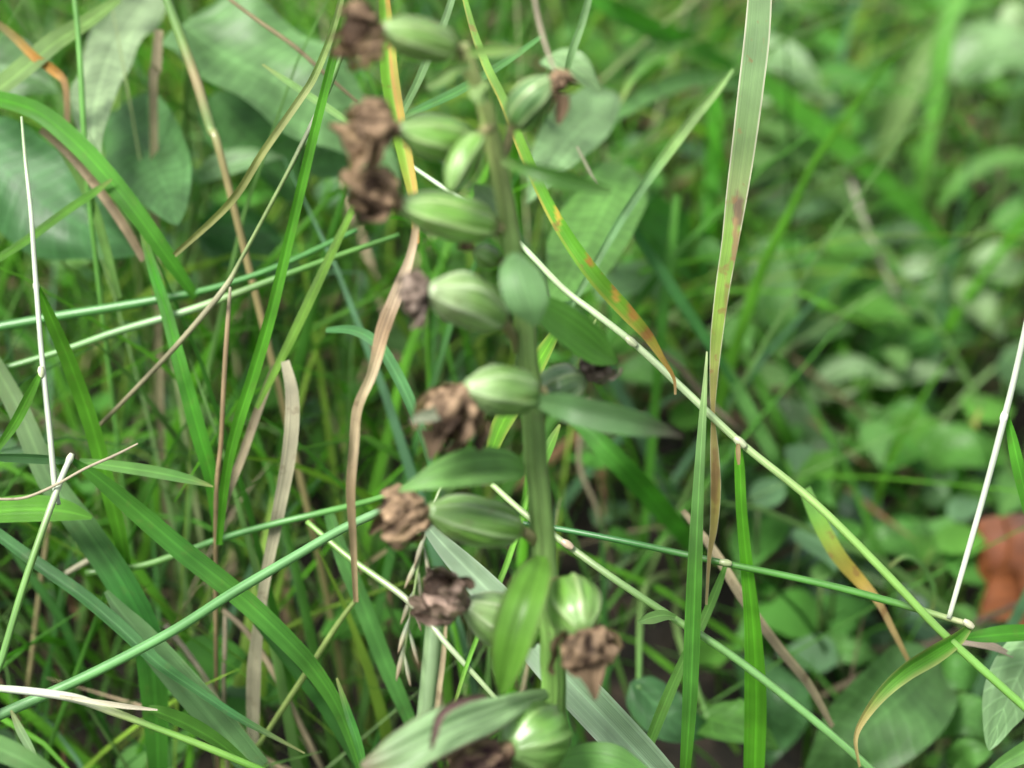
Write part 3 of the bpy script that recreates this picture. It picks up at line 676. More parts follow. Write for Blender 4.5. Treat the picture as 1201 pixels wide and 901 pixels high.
blade("bluish green arching blade left of the middle capsules", [(380, 388, .424, 6), (412, 388, .423, 13), (440, 404, .422, 16), (462, 440, .421, 17), (480, 478, .42, 16), (496, 520, .42, 12), (508, 570, .422, 6)], (.075, .20, .085), tilt=-15)
dead("long twisted straw blade hanging from the yellow blade left of the capsules", [(486, 262, .372, 8, 10), (479, 297, .372, 12, 0), (464, 345, .372, 19, 20), (450, 388, .373, 20, 35), (434, 437, .374, 15, -10), (420, 478, .375, 14, 30), (413, 522, .376, 14, -20), (412, 575, .378, 11, 20), (414, 640, .382, 8, 0), (417, 705, .386, 6, 0)], [(.36, .24, .12), (.48, .34, .22), (.46, .32, .21), (.40, .25, .14), (.45, .33, .2), (.42, .30, .17), (.42, .30, .18), (.33, .22, .12), (.32, .22, .12), (.3, .2, .1)], fold=.6)
blade("yellow green blade with an orange edge behind the upper capsules", [(450, -15, .385, 14), (455, 40, .385, 20), (458, 90, .384, 25), (466, 140, .383, 23), (476, 190, .382, 20), (484, 235, .380, 14), (485, 285, .376, 8)], [(.14, .30, .04), (.15, .30, .04), (.14, .31, .035), (.16, .30, .04), (.20, .30, .05), (.34, .28, .07), (.4, .3, .12)], mat=M_SPOT, tilt=-15, fold=.3, cross=7, edge=((.42, .21, .05), .95, .9, 1))
blade("pale straight blade running up behind the top capsule", [(532, -10, .41, 8), (518, 30, .41, 9), (497, 75, .412, 10), (482, 108, .414, 9), (440, 190, .42, 7)], (.22, .34, .20))
blade("thin blade arching behind the top of the stem to the left", [(640, 40, .42, 5), (590, 75, .42, 9), (540, 105, .421, 11), (490, 128, .422, 9), (440, 150, .424, 4)], (.10, .24, .09))

# --- middle
blade("slender spotted blade slanting down right from the stem top to a withered tip", [(543, -14, .392, 5), (556, 35, .391, 8), (572, 80, .390, 10), (592, 122, .390, 11), (612, 172, .390, 13), (640, 232, .390, 14), (668, 280, .390, 17), (700, 325, .390, 19), (732, 362, .391, 18), (758, 392, .392, 13), (776, 420, .393, 7), (789, 442, .394, 4), (791, 462, .394, 3)], [(.16, .30, .05), (.15, .29, .05), (.16, .28, .07), (.15, .27, .07), (.13, .27, .04), (.10, .26, .03), (.09, .25, .025), (.10, .25, .025), (.14, .25, .03), (.24, .24, .04), (.32, .20, .06), (.3, .17, .07), (.3, .2, .12)], mat=M_SPOT, tilt=12, fold=.3, cross=9, n=10, stains=[(692, 300, 5, 14, (.30, .12, .03)), (722, 345, 6, 12, (.40, .24, .05)), (742, 366, 7, 14, (.32, .16, .04)), (760, 392, 8, 10, (.28, .13, .04)), (655, 250, 4, 16, (.42, .30, .05))], edge=((.36, .29, .06), .3, .7, -1))
dead_stalk("pinkish dry stem end hanging onto the right upper capsule", [(624, -12, .336, 7), (630, 22, .336, 8), (638, 52, .336, 7), (648, 80, .335, 6), (654, 94, .334, 8)], (.42, .32, .22))
blade("pale blade descending from the top edge right of the stem", [(694, -12, .43, 8), (684, 25, .43, 9), (672, 60, .43, 9), (664, 90, .432, 5)], (.22, .36, .20))
stalk("long straight pale stalk crossing from the stem down to the right edge", [
    ('culm', [(480, 192, .42, 5), (524, 222, .417, 6), (573, 256, .414, 6.5), (612, 288, .411, 7), (660, 337, .409, 7.5), (700, 368, .407, 8), (745, 404, .405, 8), (800, 455, .403, 9), (868, 518, .402, 9), (955, 590, .401, 9.5), (1035, 668, .40, 10), (1100, 735, .40, 10), (1150, 782, .40, 10), (1230, 855, .40, 10)], [(.30, .42, .24), (.34, .44, .28), (.36, .46, .3), (.34, .46, .26), (.34, .46, .24), (.36, .48, .26), (.38, .49, .26), (.36, .48, .25), (.32, .45, .19), (.22, .38, .10), (.17, .33, .07), (.15, .31, .06), (.13, .29, .055), (.12, .28, .05)]),
    ('node', [(740, 400, .404, 11), (748, 407, .404, 11)], (.42, .48, .28)),
    ('node', [(868, 518, .401, 12), (876, 525, .401, 12)], (.44, .50, .30)),
    ('leaf', [(866, 522, .403, 7), (868, 545, .404, 12), (871, 600, .406, 13), (878, 670, .409, 15), (884, 740, .412, 20), (886, 820, .416, 26), (884, 915, .42, 24)], (.085, .27, .02), dict(tilt=15, fold=.3)),
    ('dead', [(866, 520, .400, 4), (866, 530, .399, 6), (867, 545, .399, 3)], (.22, .16, .07)),
    ('leaf', [(700, 372, .408, 1.5), (696, 380, .407, 3), (694, 388, .406, 1)], PALE)])
stalk("straight stalk from behind the stem to the bottom edge with a pink joint", [
    ('culm', [(575, 568, .412, 7), (612, 600, .410, 7.5), (655, 632, .408, 8), (720, 680, .405, 8.5), (790, 726, .404, 9), (850, 764, .403, 9.5), (920, 818, .403, 10), (1000, 884, .404, 10), (1050, 930, .405, 10)], [(.30, .42, .17), (.32, .43, .2), (.32, .42, .2), (.22, .36, .13), (.17, .32, .09), (.13, .28, .08), (.12, .27, .08), (.12, .27, .08), (.12, .27, .08)]),
    ('node', [(664, 638, .406, 11), (674, 645, .406, 11)], (.48, .38, .27)),
    ('leaf', [(792, 724, .402, 5), (778, 722, .401, 12), (762, 725, .400, 14), (746, 731, .400, 3)], (.19, .32, .14), dict(tilt=-20))])
stalk("thin pale stalk sloping behind the lower brown flowers", [('culm', [(360, 612, .424, 6), (408, 652, .421, 7), (440, 675, .419, 8), (472, 698, .417, 8), (500, 724, .415, 7.5), (525, 754, .413, 7), (572, 806, .411, 6), (600, 840, .41, 6)], [(.15, .29, .06), (.2, .33, .10), (.22, .34, .12), (.30, .36, .2), (.34, .38, .25), (.28, .36, .2), (.25, .34, .16), G4])])
stalk("dark straight stem crossing level to a joint with a withering leaf at the right", [
    ('culm', [(560, 604, .418, 5), (612, 613, .416, 6), (660, 620, .414, 7), (730, 634, .411, 7.5), (800, 650, .409, 8), (853, 662, .407, 8), (920, 676, .406, 8.5), (985, 690, .405, 9), (1050, 706, .404, 9), (1100, 720, .403, 8), (1137, 731, .402, 7)], [(.05, .17, .05), (.045, .17, .05), (.045, .17, .05), (.045, .17, .04), (.06, .19, .04), (.07, .21, .035), (.06, .20, .03), (.06, .19, .03), (.07, .20, .035), (.16, .24, .08), (.34, .36, .2)]),
    ('node', [(852, 661, .406, 10), (858, 662, .406, 10)], (.34, .40, .2)),
    ('node', [(1137, 731, .401, 10), (1141, 734, .401, 10)], (.42, .42, .28)),
    ('leaf', [(1139, 732, .402, 7), (1122, 748, .400, 16), (1095, 765, .397, 22), (1062, 786, .395, 20), (1034, 812, .393, 15), (1012, 843, .391, 9), (1003, 868, .390, 5), (1008, 900, .39, 3)], [(.12, .25, .05), (.075, .22, .025), (.075, .22, .025), (.085, .23, .03), (.14, .25, .06), (.34, .28, .12), (.40, .30, .16), (.3, .24, .12)], dict(tilt=-30, fold=.5, edge=((.42, .36, .17), .3, .5)))])
blade("wide glaucous keeled blade running under the capsules to the bottom edge", [(492, 608, .402, 8), (520, 638, .401, 22), (560, 678, .400, 34), (610, 732, .399, 42), (655, 785, .398, 46), (705, 838, .398, 48), (760, 898, .398, 46), (830, 975, .40, 34)], [(.29, .40, .35)] * 8, tilt=12, fold=.4, cross=9, edge=((.42, .50, .40), .2, .6))
stalk("thick pale stalk standing below the lowest left brown flower", [('culm', [(512, 668, .43, 17), (510, 720, .43, 20), (506, 770, .431, 21), (500, 830, .433, 20), (494, 905, .437, 20)], (.24, .36, .18), dict(root=True)),
    ('dead', [(523, 725, .428, 3), (520, 770, .429, 6), (514, 820, .430, 6), (510, 860, .432, 4)], (.40, .32, .2))])
blade("fine bright stem slanting behind the capsules at lower middle", [(632, 540, .414, 3), (616, 590, .413, 6), (596, 655, .412, 7), (570, 722, .411, 6), (548, 782, .411, 5), (534, 828, .411, 4)], (.16, .34, .06), fold=.8)
blade("dim green blade leaning right at the bottom left of the capsules", [(385, 600, .44, 14), (402, 650, .438, 22), (425, 705, .437, 24), (452, 775, .437, 24), (482, 845, .438, 18), (505, 900, .44, 8)], (.06, .17, .045), tilt=20)
blade("thin dark blade curving at the bottom edge left of the pale bract", [(395, 795, .41, 3), (408, 835, .409, 9), (420, 870, .408, 10), (432, 915, .408, 7)], (.05, .18, .03))
blade("bright yellow green blade glimpsed behind the stem between capsules", [(574, 530, .395, 14), (585, 502, .395, 22), (604, 470, .395, 24), (628, 430, .396, 22), (655, 385, .398, 10)], (.12, .30, .025), tilt=-15, edge=((.40, .36, .08), .3, .4))
blade("short bright blade tip right of the stem below the long bract", [(634, 545, .396, 10), (643, 522, .396, 12), (655, 498, .397, 3)], (.15, .33, .06))

# --- right side
blade("tall pale flat blade with a brown scar, right of centre", [(893, -25, .404, 27), (889, 40, .404, 30), (882, 100, .404, 30), (872, 170, .404, 28), (863, 230, .404, 25), (856, 285, .404, 20), (848, 340, .404, 17), (841, 400, .405, 14), (837, 450, .405, 9), (836, 488, .405, 5), (838, 530, .405, 10), (840, 575, .405, 12), (838, 620, .406, 9), (833, 655, .406, 5), (829, 710, .407, 3)],
      [(.135, .215, .12), (.13, .21, .115), (.13, .21, .105), (.14, .22, .09), (.16, .21, .09), (.16, .27, .05), (.17, .26, .05), (.20, .26, .06), (.26, .24, .08), (.34, .26, .12), (.28, .22, .10), (.34, .26, .09), (.40, .30, .12), (.36, .25, .14), (.38, .3, .2)], mat=M_SPOT, tilt=10, fold=.18, cross=13, n=12, edge=((.55, .50, .40), .10, .85), stains=[(866, 248, 7, 26, (.11, .065, .045)), (863, 290, 5, 40, (.22, .14, .065)), (852, 360, 4, 30, (.2, .13, .05), .6), (839, 560, 6, 40, (.22, .11, .05), .7)])
blade("sharp upright blade with a pale pointed tip, right of centre", [(829, 412, .398, 2), (827, 445, .398, 5), (824, 490, .398, 9), (821, 550, .398, 12), (819, 610, .398, 15), (816, 680, .398, 18), (812, 750, .399, 19), (808, 830, .40, 17), (803, 915, .402, 12)], [(.42, .50, .34), (.34, .46, .26), (.22, .36, .17), (.16, .31, .12), (.12, .27, .075), (.085, .24, .04), (.075, .23, .035), (.075, .23, .035), G1], tilt=20, fold=.3, cross=7)
blade("pale narrow blade sloping behind the upright sharp blade", [(852, 664, .412, 5), (840, 695, .412, 10), (822, 735, .412, 11), (800, 778, .412, 12), (780, 825, .413, 14), (760, 878, .415, 12), (745, 920, .418, 9)], (.15, .30, .08), tilt=-15)
dead("beige dry stalk-like blade sloping behind the lower right stalks", [(800, 600, .44, 6), (838, 648, .438, 10), (868, 698, .437, 12), (910, 757, .438, 11), (946, 802, .44, 10), (974, 852, .443, 6)], (.34, .25, .15))
blade("yellowing blade with a withered brown point at the right", [(945, 575, .44, 14), (962, 612, .438, 18), (984, 652, .437, 18), (1010, 683, .437, 15), (1030, 706, .437, 9), (1048, 742, .438, 7), (1066, 778, .44, 5)], [(.10, .24, .04), (.12, .25, .04), (.26, .26, .05), (.40, .27, .07), (.38, .26, .14), (.34, .24, .14), (.3, .22, .12)], mat=M_SPOT)
stalk("whitish glossy stalk leaning at the right edge with a green side leaf", [
    ('culm', [(1216, 320, .40, 6), (1202, 388, .401, 7), (1190, 445, .402, 7.5), (1178, 492, .402, 8), (1158, 565, .402, 7.5), (1136, 645, .402, 7), (1114, 724, .402, 6)], [WH, WH, WH, WH, WH, (.46, .50, .40), (.42, .47, .35)]),
    ('node', [(1178, 490, .402, 11), (1174, 505, .402, 11)], (.52, .54, .46)),
    ('leaf', [(1182, 488, .403, 4), (1188, 515, .404, 12), (1198, 560, .405, 15), (1216, 630, .407, 12)], (.07, .24, .025), dict(tilt=20))])
blade("pale narrow blade rising to the tall flat blade", [(858, 82, .452, 4), (838, 108, .451, 9), (812, 138, .449, 12), (784, 175, .447, 13), (758, 212, .445, 11), (728, 258, .443, 10), (700, 308, .442, 9), (668, 365, .442, 6)], [(.22, .36, .16), (.26, .40, .18), (.27, .40, .2), (.24, .38, .16), (.17, .31, .16), (.15, .29, .16), (.15, .28, .15), (.15, .28, .15)], tilt=-15, fold=.5)
blade("broad soft green blade slanting across the upper right background", [(862, 62, .56, 14), (900, 98, .56, 26), (955, 145, .562, 30), (1010, 192, .565, 30), (1062, 240, .57, 26), (1110, 290, .575, 12)], (.06, .21, .02), tilt=-20)
dead_stalk("pale dry stalk leaning in the right background", [(990, 190, .57, 7), (1000, 222, .568, 11), (1013, 262, .567, 12), (1030, 302, .567, 12), (1052, 348, .57, 10)], (.40, .34, .25))
blade("wide dark green blade low in the upper middle background", [(690, -5, .53, 14), (730, 18, .53, 22), (775, 38, .53, 24), (815, 55, .532, 22), (870, 88, .535, 10)], (.05, .19, .02), tilt=-20)
blade("pale arching blade in the upper middle background", [(700, 150, .53, 10), (735, 128, .53, 18), (770, 108, .53, 22), (815, 95, .532, 24), (860, 98, .535, 18), (900, 112, .54, 8)], (.13, .26, .10), tilt=-25)
blade("short pale blade curving below the pale arching one", [(726, 125, .52, 4), (745, 90, .52, 10), (772, 66, .521, 12), (800, 52, .522, 8), (830, 46, .524, 3)], (.13, .27, .08))
blade("vertical bright blade behind the tall flat blade", [(838, 100, .55, 12), (840, 150, .55, 22), (838, 210, .552, 24), (830, 270, .555, 16)], (.055, .22, .015), root=True)
blade("soft vertical blade leaning right in the far upper right", [(1128, -15, .60, 20), (1110, 40, .60, 26), (1100, 95, .602, 26), (1092, 150, .605, 22), (1080, 215, .61, 14)], (.10, .26, .05), root=True)
blade("wide pale soft blade beside the leaning one in the upper right", [(1120, 5, .605, 26), (1090, 50, .603, 38), (1064, 95, .602, 42), (1045, 140, .605, 36), (1030, 190, .61, 20)], (.20, .31, .14), tilt=-25)
blade("arching soft blade by the right edge below the round pale leaf", [(1100, 245, .585, 10), (1122, 215, .58, 18), (1155, 192, .578, 22), (1190, 184, .578, 22), (1240, 192, .58, 14)], (.13, .28, .08), tilt=-20)
blade("vertical soft blade right of the pale narrow blade", [(792, 230, .50, 8), (786, 300, .50, 12), (778, 360, .50, 14), (772, 430, .502, 12)], (.09, .24, .04), root=True)
blade("dark slanted blade in the middle right background", [(735, 255, .49, 8), (765, 300, .49, 13), (795, 345, .49, 14), (830, 400, .492, 12), (862, 450, .495, 6)], (.06, .18, .06))
blade("broad soft blade sloping left of the sharp upright blade", [(640, 430, .47, 10), (680, 490, .47, 20), (730, 545, .47, 26), (775, 595, .472, 26), (820, 650, .475, 16)], (.06, .19, .03), tilt=20)
blade("pair of soft slanted blades right of the tall blade, nearer one", [(845, 420, .50, 8), (868, 462, .50, 16), (892, 510, .50, 18), (918, 556, .502, 14), (950, 610, .505, 7)], (.09, .22, .06))
blade("pair of soft slanted blades right of the tall blade, farther one", [(868, 400, .515, 8), (892, 450, .515, 14), (920, 505, .515, 16), (955, 565, .518, 10)], (.08, .22, .03))
blade("upright soft blade in the right background with a beige tip", [(1148, 482, .53, 4), (1138, 505, .53, 10), (1126, 540, .53, 14), (1112, 585, .532, 14), (1098, 630, .535, 10)], [(.36, .30, .14), (.26, .28, .07), (.10, .26, .03), (.08, .24, .03), (.08, .24, .03)], root=True)
blade("left-leaning soft blade in the right background", [(1015, 530, .53, 4), (990, 560, .53, 11), (962, 590, .53, 13), (935, 625, .532, 10), (905, 665, .535, 6)], (.085, .22, .035))
blade("right-leaning soft blade crossing in the right background", [(998, 545, .535, 4), (1010, 575, .535, 13), (1025, 610, .535, 15), (1040, 650, .537, 12)], (.07, .23, .025), root=True)
dead("orange brown dry strip in the right background", [(862, 640, .50, 10), (892, 628, .50, 16), (925, 622, .502, 12)], (.36, .19, .06))
blade("bright blade end in the bottom right corner", [(1240, 862, .385, 26), (1205, 880, .385, 24), (1175, 897, .385, 16), (1150, 915, .385, 5)], (.15, .31, .10), tilt=-25)
blade("green blade running out to the right edge from the withering joint", [(1132, 747, .41, 5), (1155, 745, .41, 16), (1185, 742, .411, 20), (1230, 740, .413, 16)], (.06, .22, .02), tilt=-20)
dead("pinkish dry blade under the joint at the right edge", [(1124, 752, .418, 5), (1145, 753, .418, 10), (1168, 758, .419, 9), (1190, 768, .42, 4)], (.44, .32, .24))
blade("thin curved stem behind the lower right stalks", [(1045, 665, .46, 3), (1065, 652, .46, 6), (1085, 665, .461, 7), (1095, 692, .462, 6), (1092, 720, .463, 4)], (.12, .22, .08), fold=.7)
dead_stalk("beige leaning stalk right of the stem at mid height", [(690, 470, .52, 8), (678, 540, .52, 9), (700, 600, .522, 8)], (.26, .2, .12), root=True)
dead_stalk("long beige stalk sloping behind the long pointed bract", [(740, 395, .50, 7), (790, 425, .50, 11), (830, 470, .50, 10), (875, 515, .502, 8), (915, 560, .505, 6)], (.28, .2, .13))
dead_stalk("thin dry stem hanging below the pale upper leaf", [(676, 172, .45, 4), (688, 195, .45, 6), (700, 218, .45, 4)], (.36, .33, .2))

# ------------------------------------------------------------------ broad-leaved herbs
GRP_H = "broad-leaved herbs behind the grass"
def leaf_rows(axis, W, shape=.85, tilt=0.0, blunt=.75):
    """axis [(px, py, d)...] base to tip, W widest width px: rows with an ovate outline"""
    m = len(axis); pts = catmull(axis, 3)
    rows = []
    for i, p in enumerate(pts):
        t = i / (len(pts) - 1)
        sn = max(.02, math.sin(math.pi * min(1, max(0, t ** (shape * .9)))))
        w = W * sn ** (blunt * .85 if t < .45 else blunt * .85 + .45 * smooth(.45, .8, t))
        rows.append((p[0], p[1], p[2], w, tilt))
    return rows

def herb(label, leaves, root=None, cat="herb", mat=None, group=GRP_H, name="herb"):
    """leaves: (axis, width, colour, kwargs); a petiole joins each leaf base to the root on the soil"""
    b = P(*leaves[0][0][0])
    rt = root or Vector((b.x + R.uniform(-.01, .01), b.y + .02, 0)); rt.z = gz(rt.x, rt.y)
    t = thing(name, rt, label, cat, group)
    for L in leaves:
        ax, W, col = L[:3]; k = dict(L[3]) if len(L) > 3 else {}
        sh = k.pop("shape", .85); bl = k.pop("blunt", .75); tl = k.pop("tilt", R.uniform(-35, 5)); pet = k.pop("petiole", True)
        k.setdefault("fold", .22); k.setdefault("wave", .35); k.setdefault("cross", 11); k.setdefault("n", 3)
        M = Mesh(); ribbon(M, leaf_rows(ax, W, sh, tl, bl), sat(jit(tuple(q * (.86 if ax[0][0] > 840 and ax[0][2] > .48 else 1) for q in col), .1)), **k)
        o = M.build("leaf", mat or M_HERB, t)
        if pet:
            p0, p1 = P(*ax[0]), P(*ax[1])
            dr = (p0 - p1).normalized()
            mid = p0.lerp(rt, .5) + Vector((0, 0, p0.z * .12)) + dr * .006
            Mp = Mesh(); tube(Mp, None, [(.10, .22, .05), (.14, .22, .07), (.2, .18, .09)], n=5, sides=8, world_rows=[(p0 - dr * .002, .0012), (mid, .0016), (rt, .0020)])
            Mp.build("petiole", M_CULM, o)
    return t

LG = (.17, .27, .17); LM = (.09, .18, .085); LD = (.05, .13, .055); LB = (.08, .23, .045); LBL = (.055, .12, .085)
herb("herb with a silvery drooping lance leaf at the top left", [
    ([(196, -40, .53), (165, 10, .512), (132, 62, .493), (114, 120, .474), (112, 165, .462), (120, 196, .455)], 58, (.25, .34, .25), dict(tilt=22, shape=.8, fold=.25))])
herb("herb with a rounded grey green leaf hanging at the upper left", [
    ([(142, 128, .50), (160, 158, .489), (180, 192, .477), (198, 230, .465), (208, 264, .456)], 104, (.075, .165, .07), dict(tilt=10, fold=.2, shape=.8, blunt=.55))])
herb("large herb whose wide pale leaf spreads across the upper left", [
    ([(215, 30, .50), (260, 62, .496), (310, 92, .492), (365, 125, .49), (420, 165, .49), (470, 210, .492)], 126, (.10, .20, .095), dict(tilt=-42, fold=.3, blunt=.6)),
    ([(250, 110, .515), (285, 150, .512), (320, 190, .51), (345, 240, .51)], 92, (.07, .16, .06), dict(tilt=-30))])
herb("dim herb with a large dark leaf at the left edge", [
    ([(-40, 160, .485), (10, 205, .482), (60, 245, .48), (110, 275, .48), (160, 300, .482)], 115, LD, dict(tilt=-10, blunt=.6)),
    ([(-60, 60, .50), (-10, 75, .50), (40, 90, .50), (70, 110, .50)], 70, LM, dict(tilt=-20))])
herb("herb with a pale sliver of leaf under the wide upper leaf", [
    ([(232, 210, .50), (262, 198, .498), (300, 188, .497), (335, 186, .497)], 30, LG, dict(tilt=-45)),
    ([(360, 200, .51), (390, 190, .51), (425, 195, .51), (450, 215, .51)], 50, LM, dict(tilt=-25)),
    ([(230, 270, .52), (270, 280, .52), (310, 300, .52), (340, 330, .52)], 70, LD)])
herb("herb with a bright silvery leaf hanging right of the upper stem", [
    ([(715, 105, .52), (690, 138, .506), (664, 170, .494), (640, 205, .483), (618, 240, .474)], 64, (.15, .25, .15), dict(tilt=20, fold=.15)),
    ([(640, 68, .47), (662, 78, .466), (685, 92, .465), (706, 110, .466)], 36, (.15, .25, .14), dict(tilt=-45))])
herb("herb with a large fresh green leaf hanging right of the stem", [
    ([(735, 195, .50), (715, 235, .488), (692, 280, .475), (668, 325, .463), (652, 362, .455)], 92, (.10, .22, .065), dict(tilt=15, fold=.15, blunt=.6))])
herb("low herb with a pale lit leaf beyond the tall flat blade", [
    ([(880, 50, .60), (905, 66, .597), (935, 84, .595), (968, 110, .596)], 46, (.20, .31, .18), dict(tilt=-40)),
    ([(880, 112, .60), (915, 110, .598), (950, 112, .598), (985, 118, .60)], 36, (.22, .32, .2), dict(tilt=-45)),
    ([(960, 80, .62), (990, 88, .62), (1020, 98, .62), (1050, 108, .62)], 26, LB)])
herb("low herb with a broad pale round leaf at the top right", [
    ([(1120, 95, .63), (1145, 66, .628), (1180, 60, .627), (1225, 85, .628)], 78, (.18, .30, .16), dict(tilt=-40, blunt=.5)),
    ([(1180, 5, .64), (1195, 25, .638), (1215, 45, .64)], 40, (.26, .36, .22))])
herb("low herb with grey green leaves left of the pale dry stalk", [
    ([(985, 160, .60), (960, 170, .598), (930, 178, .597), (895, 192, .60)], 44, (.15, .26, .16), dict(tilt=-40)),
    ([(1050, 128, .61), (1032, 150, .608), (1010, 170, .607), (980, 185, .61)], 40, (.15, .26, .15), dict(tilt=-40)),
    ([(890, 230, .59), (920, 236, .588), (950, 240, .588), (985, 240, .59)], 46, LM),
    ([(905, 190, .59), (900, 215, .59), (890, 245, .59)], 40, LM)])
herb("low herb with a small pale oval leaf in the right background", [
    ([(1055, 322, .585), (1072, 316, .583), (1090, 314, .583), (1112, 318, .585)], 28, (.24, .34, .24), dict(tilt=-35, blunt=.5)),
    ([(1050, 345, .585), (1080, 355, .583), (1110, 365, .583), (1140, 372, .585)], 50, LM, dict(tilt=-40)),
    ([(1040, 280, .60), (1060, 270, .60), (1085, 262, .60)], 34, LM)])
herb("low herb with two pale leaves overlapping near the right edge", [
    ([(1140, 300, .57), (1165, 312, .567), (1190, 318, .566), (1230, 312, .568)], 56, (.16, .27, .14), dict(tilt=-40)),
    ([(1125, 330, .57), (1145, 350, .567), (1162, 370, .566), (1178, 398, .568)], 56, (.17, .27, .15), dict(tilt=-30)),
    ([(1170, 240, .59), (1190, 255, .588), (1215, 262, .59)], 50, LB)])
herb("low herb with an arched pale leaf in the middle right background", [
    ([(945, 478, .555), (962, 452, .55), (990, 434, .548), (1020, 432, .548), (1045, 448, .55)], 34, (.18, .29, .17), dict(tilt=-35)),
    ([(1030, 448, .56), (1060, 442, .556), (1095, 438, .556), (1130, 440, .56)], 24, (.20, .30, .19), dict(tilt=-45)),
    ([(1060, 440, .57), (1085, 425, .57), (1110, 415, .57)], 26, (.16, .28, .16), dict(tilt=-30))])
herb("low herb with broad mid green leaves behind the arched leaf", [
    ([(900, 300, .58), (940, 325, .576), (985, 345, .575), (1035, 355, .578)], 80, LB, dict(tilt=-40)),
    ([(880, 345, .57), (920, 365, .567), (960, 380, .566), (1010, 385, .568)], 70, LM, dict(tilt=-45)),
    ([(1010, 400, .58), (1050, 398, .577), (1100, 392, .577), (1150, 398, .58)], 70, (.07, .20, .045), dict(tilt=-50)),
    ([(930, 410, .57), (950, 430, .57), (960, 460, .57)], 50, LM)])
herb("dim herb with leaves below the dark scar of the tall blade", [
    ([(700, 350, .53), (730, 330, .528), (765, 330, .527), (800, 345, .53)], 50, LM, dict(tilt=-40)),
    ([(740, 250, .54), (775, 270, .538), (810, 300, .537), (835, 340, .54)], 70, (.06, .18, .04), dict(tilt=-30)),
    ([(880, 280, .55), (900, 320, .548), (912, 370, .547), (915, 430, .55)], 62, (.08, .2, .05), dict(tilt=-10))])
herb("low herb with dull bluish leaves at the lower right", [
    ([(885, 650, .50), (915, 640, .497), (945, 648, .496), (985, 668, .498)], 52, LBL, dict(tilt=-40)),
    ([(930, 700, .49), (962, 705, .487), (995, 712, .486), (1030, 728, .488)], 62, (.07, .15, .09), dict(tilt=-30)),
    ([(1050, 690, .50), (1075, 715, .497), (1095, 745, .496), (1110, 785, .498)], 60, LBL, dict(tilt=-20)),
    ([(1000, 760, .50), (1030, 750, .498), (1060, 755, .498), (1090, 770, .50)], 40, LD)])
herb("herb with a large dim leaf filling the lower right", [
    ([(1100, 775, .468), (1065, 812, .463), (1025, 848, .461), (985, 885, .461), (940, 930, .464)], 118, (.095, .195, .075), dict(tilt=-12, blunt=.55, fold=.15)),
    ([(880, 770, .475), (900, 810, .472), (905, 850, .472), (900, 900, .474)], 90, LD, dict(tilt=-30))])
herb("herb with a crisp pale leaf at the lower right edge", [
    ([(1225, 745, .424), (1205, 775, .421), (1188, 808, .42), (1172, 845, .42), (1160, 880, .421)], 66, (.19, .31, .19), dict(tilt=-20, blunt=.55, fold=.12))])
herb("herb with green leaves between the sharp blade and the lower stalks", [
    ([(845, 545, .50), (865, 570, .497), (885, 590, .496), (905, 615, .498)], 80, (.085, .19, .08), dict(tilt=-40)),
    ([(740, 800, .46), (770, 830, .458), (800, 850, .457), (840, 860, .46)], 60, LD),
    ([(820, 840, .46), (850, 850, .458), (880, 858, .458), (915, 880, .46)], 60, (.08, .2, .04), dict(tilt=-40))])
herb("low herb with rounded leaves behind the whitish leaning stalk", [
    ([(1080, 545, .53), (1110, 530, .527), (1145, 530, .526), (1180, 545, .528)], 60, (.075, .2, .04), dict(tilt=-40, blunt=.5)),
    ([(1085, 590, .525), (1100, 570, .523), (1120, 555, .523)], 40, LM, dict(tilt=-30)),
    ([(1060, 620, .52), (1090, 640, .518), (1120, 645, .518), (1150, 640, .52)], 56, (.06, .18, .035), dict(tilt=-40)),
    ([(1180, 410, .56), (1195, 430, .56), (1210, 460, .56)], 60, LM)])
herb("low herb with faint leaves beyond the left-leaning blade", [
    ([(900, 470, .55), (925, 495, .548), (955, 510, .547), (995, 515, .55)], 56, LM, dict(tilt=-45)),
    ([(945, 540, .54), (975, 528, .538), (1005, 530, .538), (1035, 540, .54)], 40, LM, dict(tilt=-40)),
    ([(1040, 480, .555), (1065, 500, .553), (1085, 520, .553)], 50, (.06, .19, .03), dict(tilt=-35)),
    ([(985, 580, .525), (1010, 600, .523), (1025, 630, .523)], 50, LBL, dict(tilt=-30))])

herb("low herb with small overlapping leaves around the beige dry stalk at lower right", [
    ([(905, 740, .485), (925, 722, .482), (950, 716, .482), (980, 722, .484)], 44, (.08, .19, .05), dict(tilt=-35)),
    ([(870, 700, .49), (885, 720, .487), (895, 745, .487), (900, 775, .49)], 42, (.07, .18, .045), dict(tilt=-20)),
    ([(960, 770, .48), (985, 760, .477), (1012, 764, .477), (1040, 780, .48)], 40, (.09, .2, .06), dict(tilt=-35)),
    ([(1010, 640, .50), (1035, 632, .497), (1062, 640, .497), (1085, 660, .50)], 46, (.07, .19, .04), dict(tilt=-35))])
herb("low herb with leaves in the corner below the crisp pale leaf", [
    ([(1100, 850, .47), (1125, 838, .467), (1155, 845, .467), (1185, 870, .47)], 50, (.09, .21, .055), dict(tilt=-35)),
    ([(1090, 800, .475), (1110, 790, .472), (1135, 795, .472), (1155, 815, .475)], 40, (.075, .19, .045), dict(tilt=-35)),
    ([(1120, 905, .465), (1140, 885, .463), (1165, 880, .463)], 40, (.08, .2, .05))])

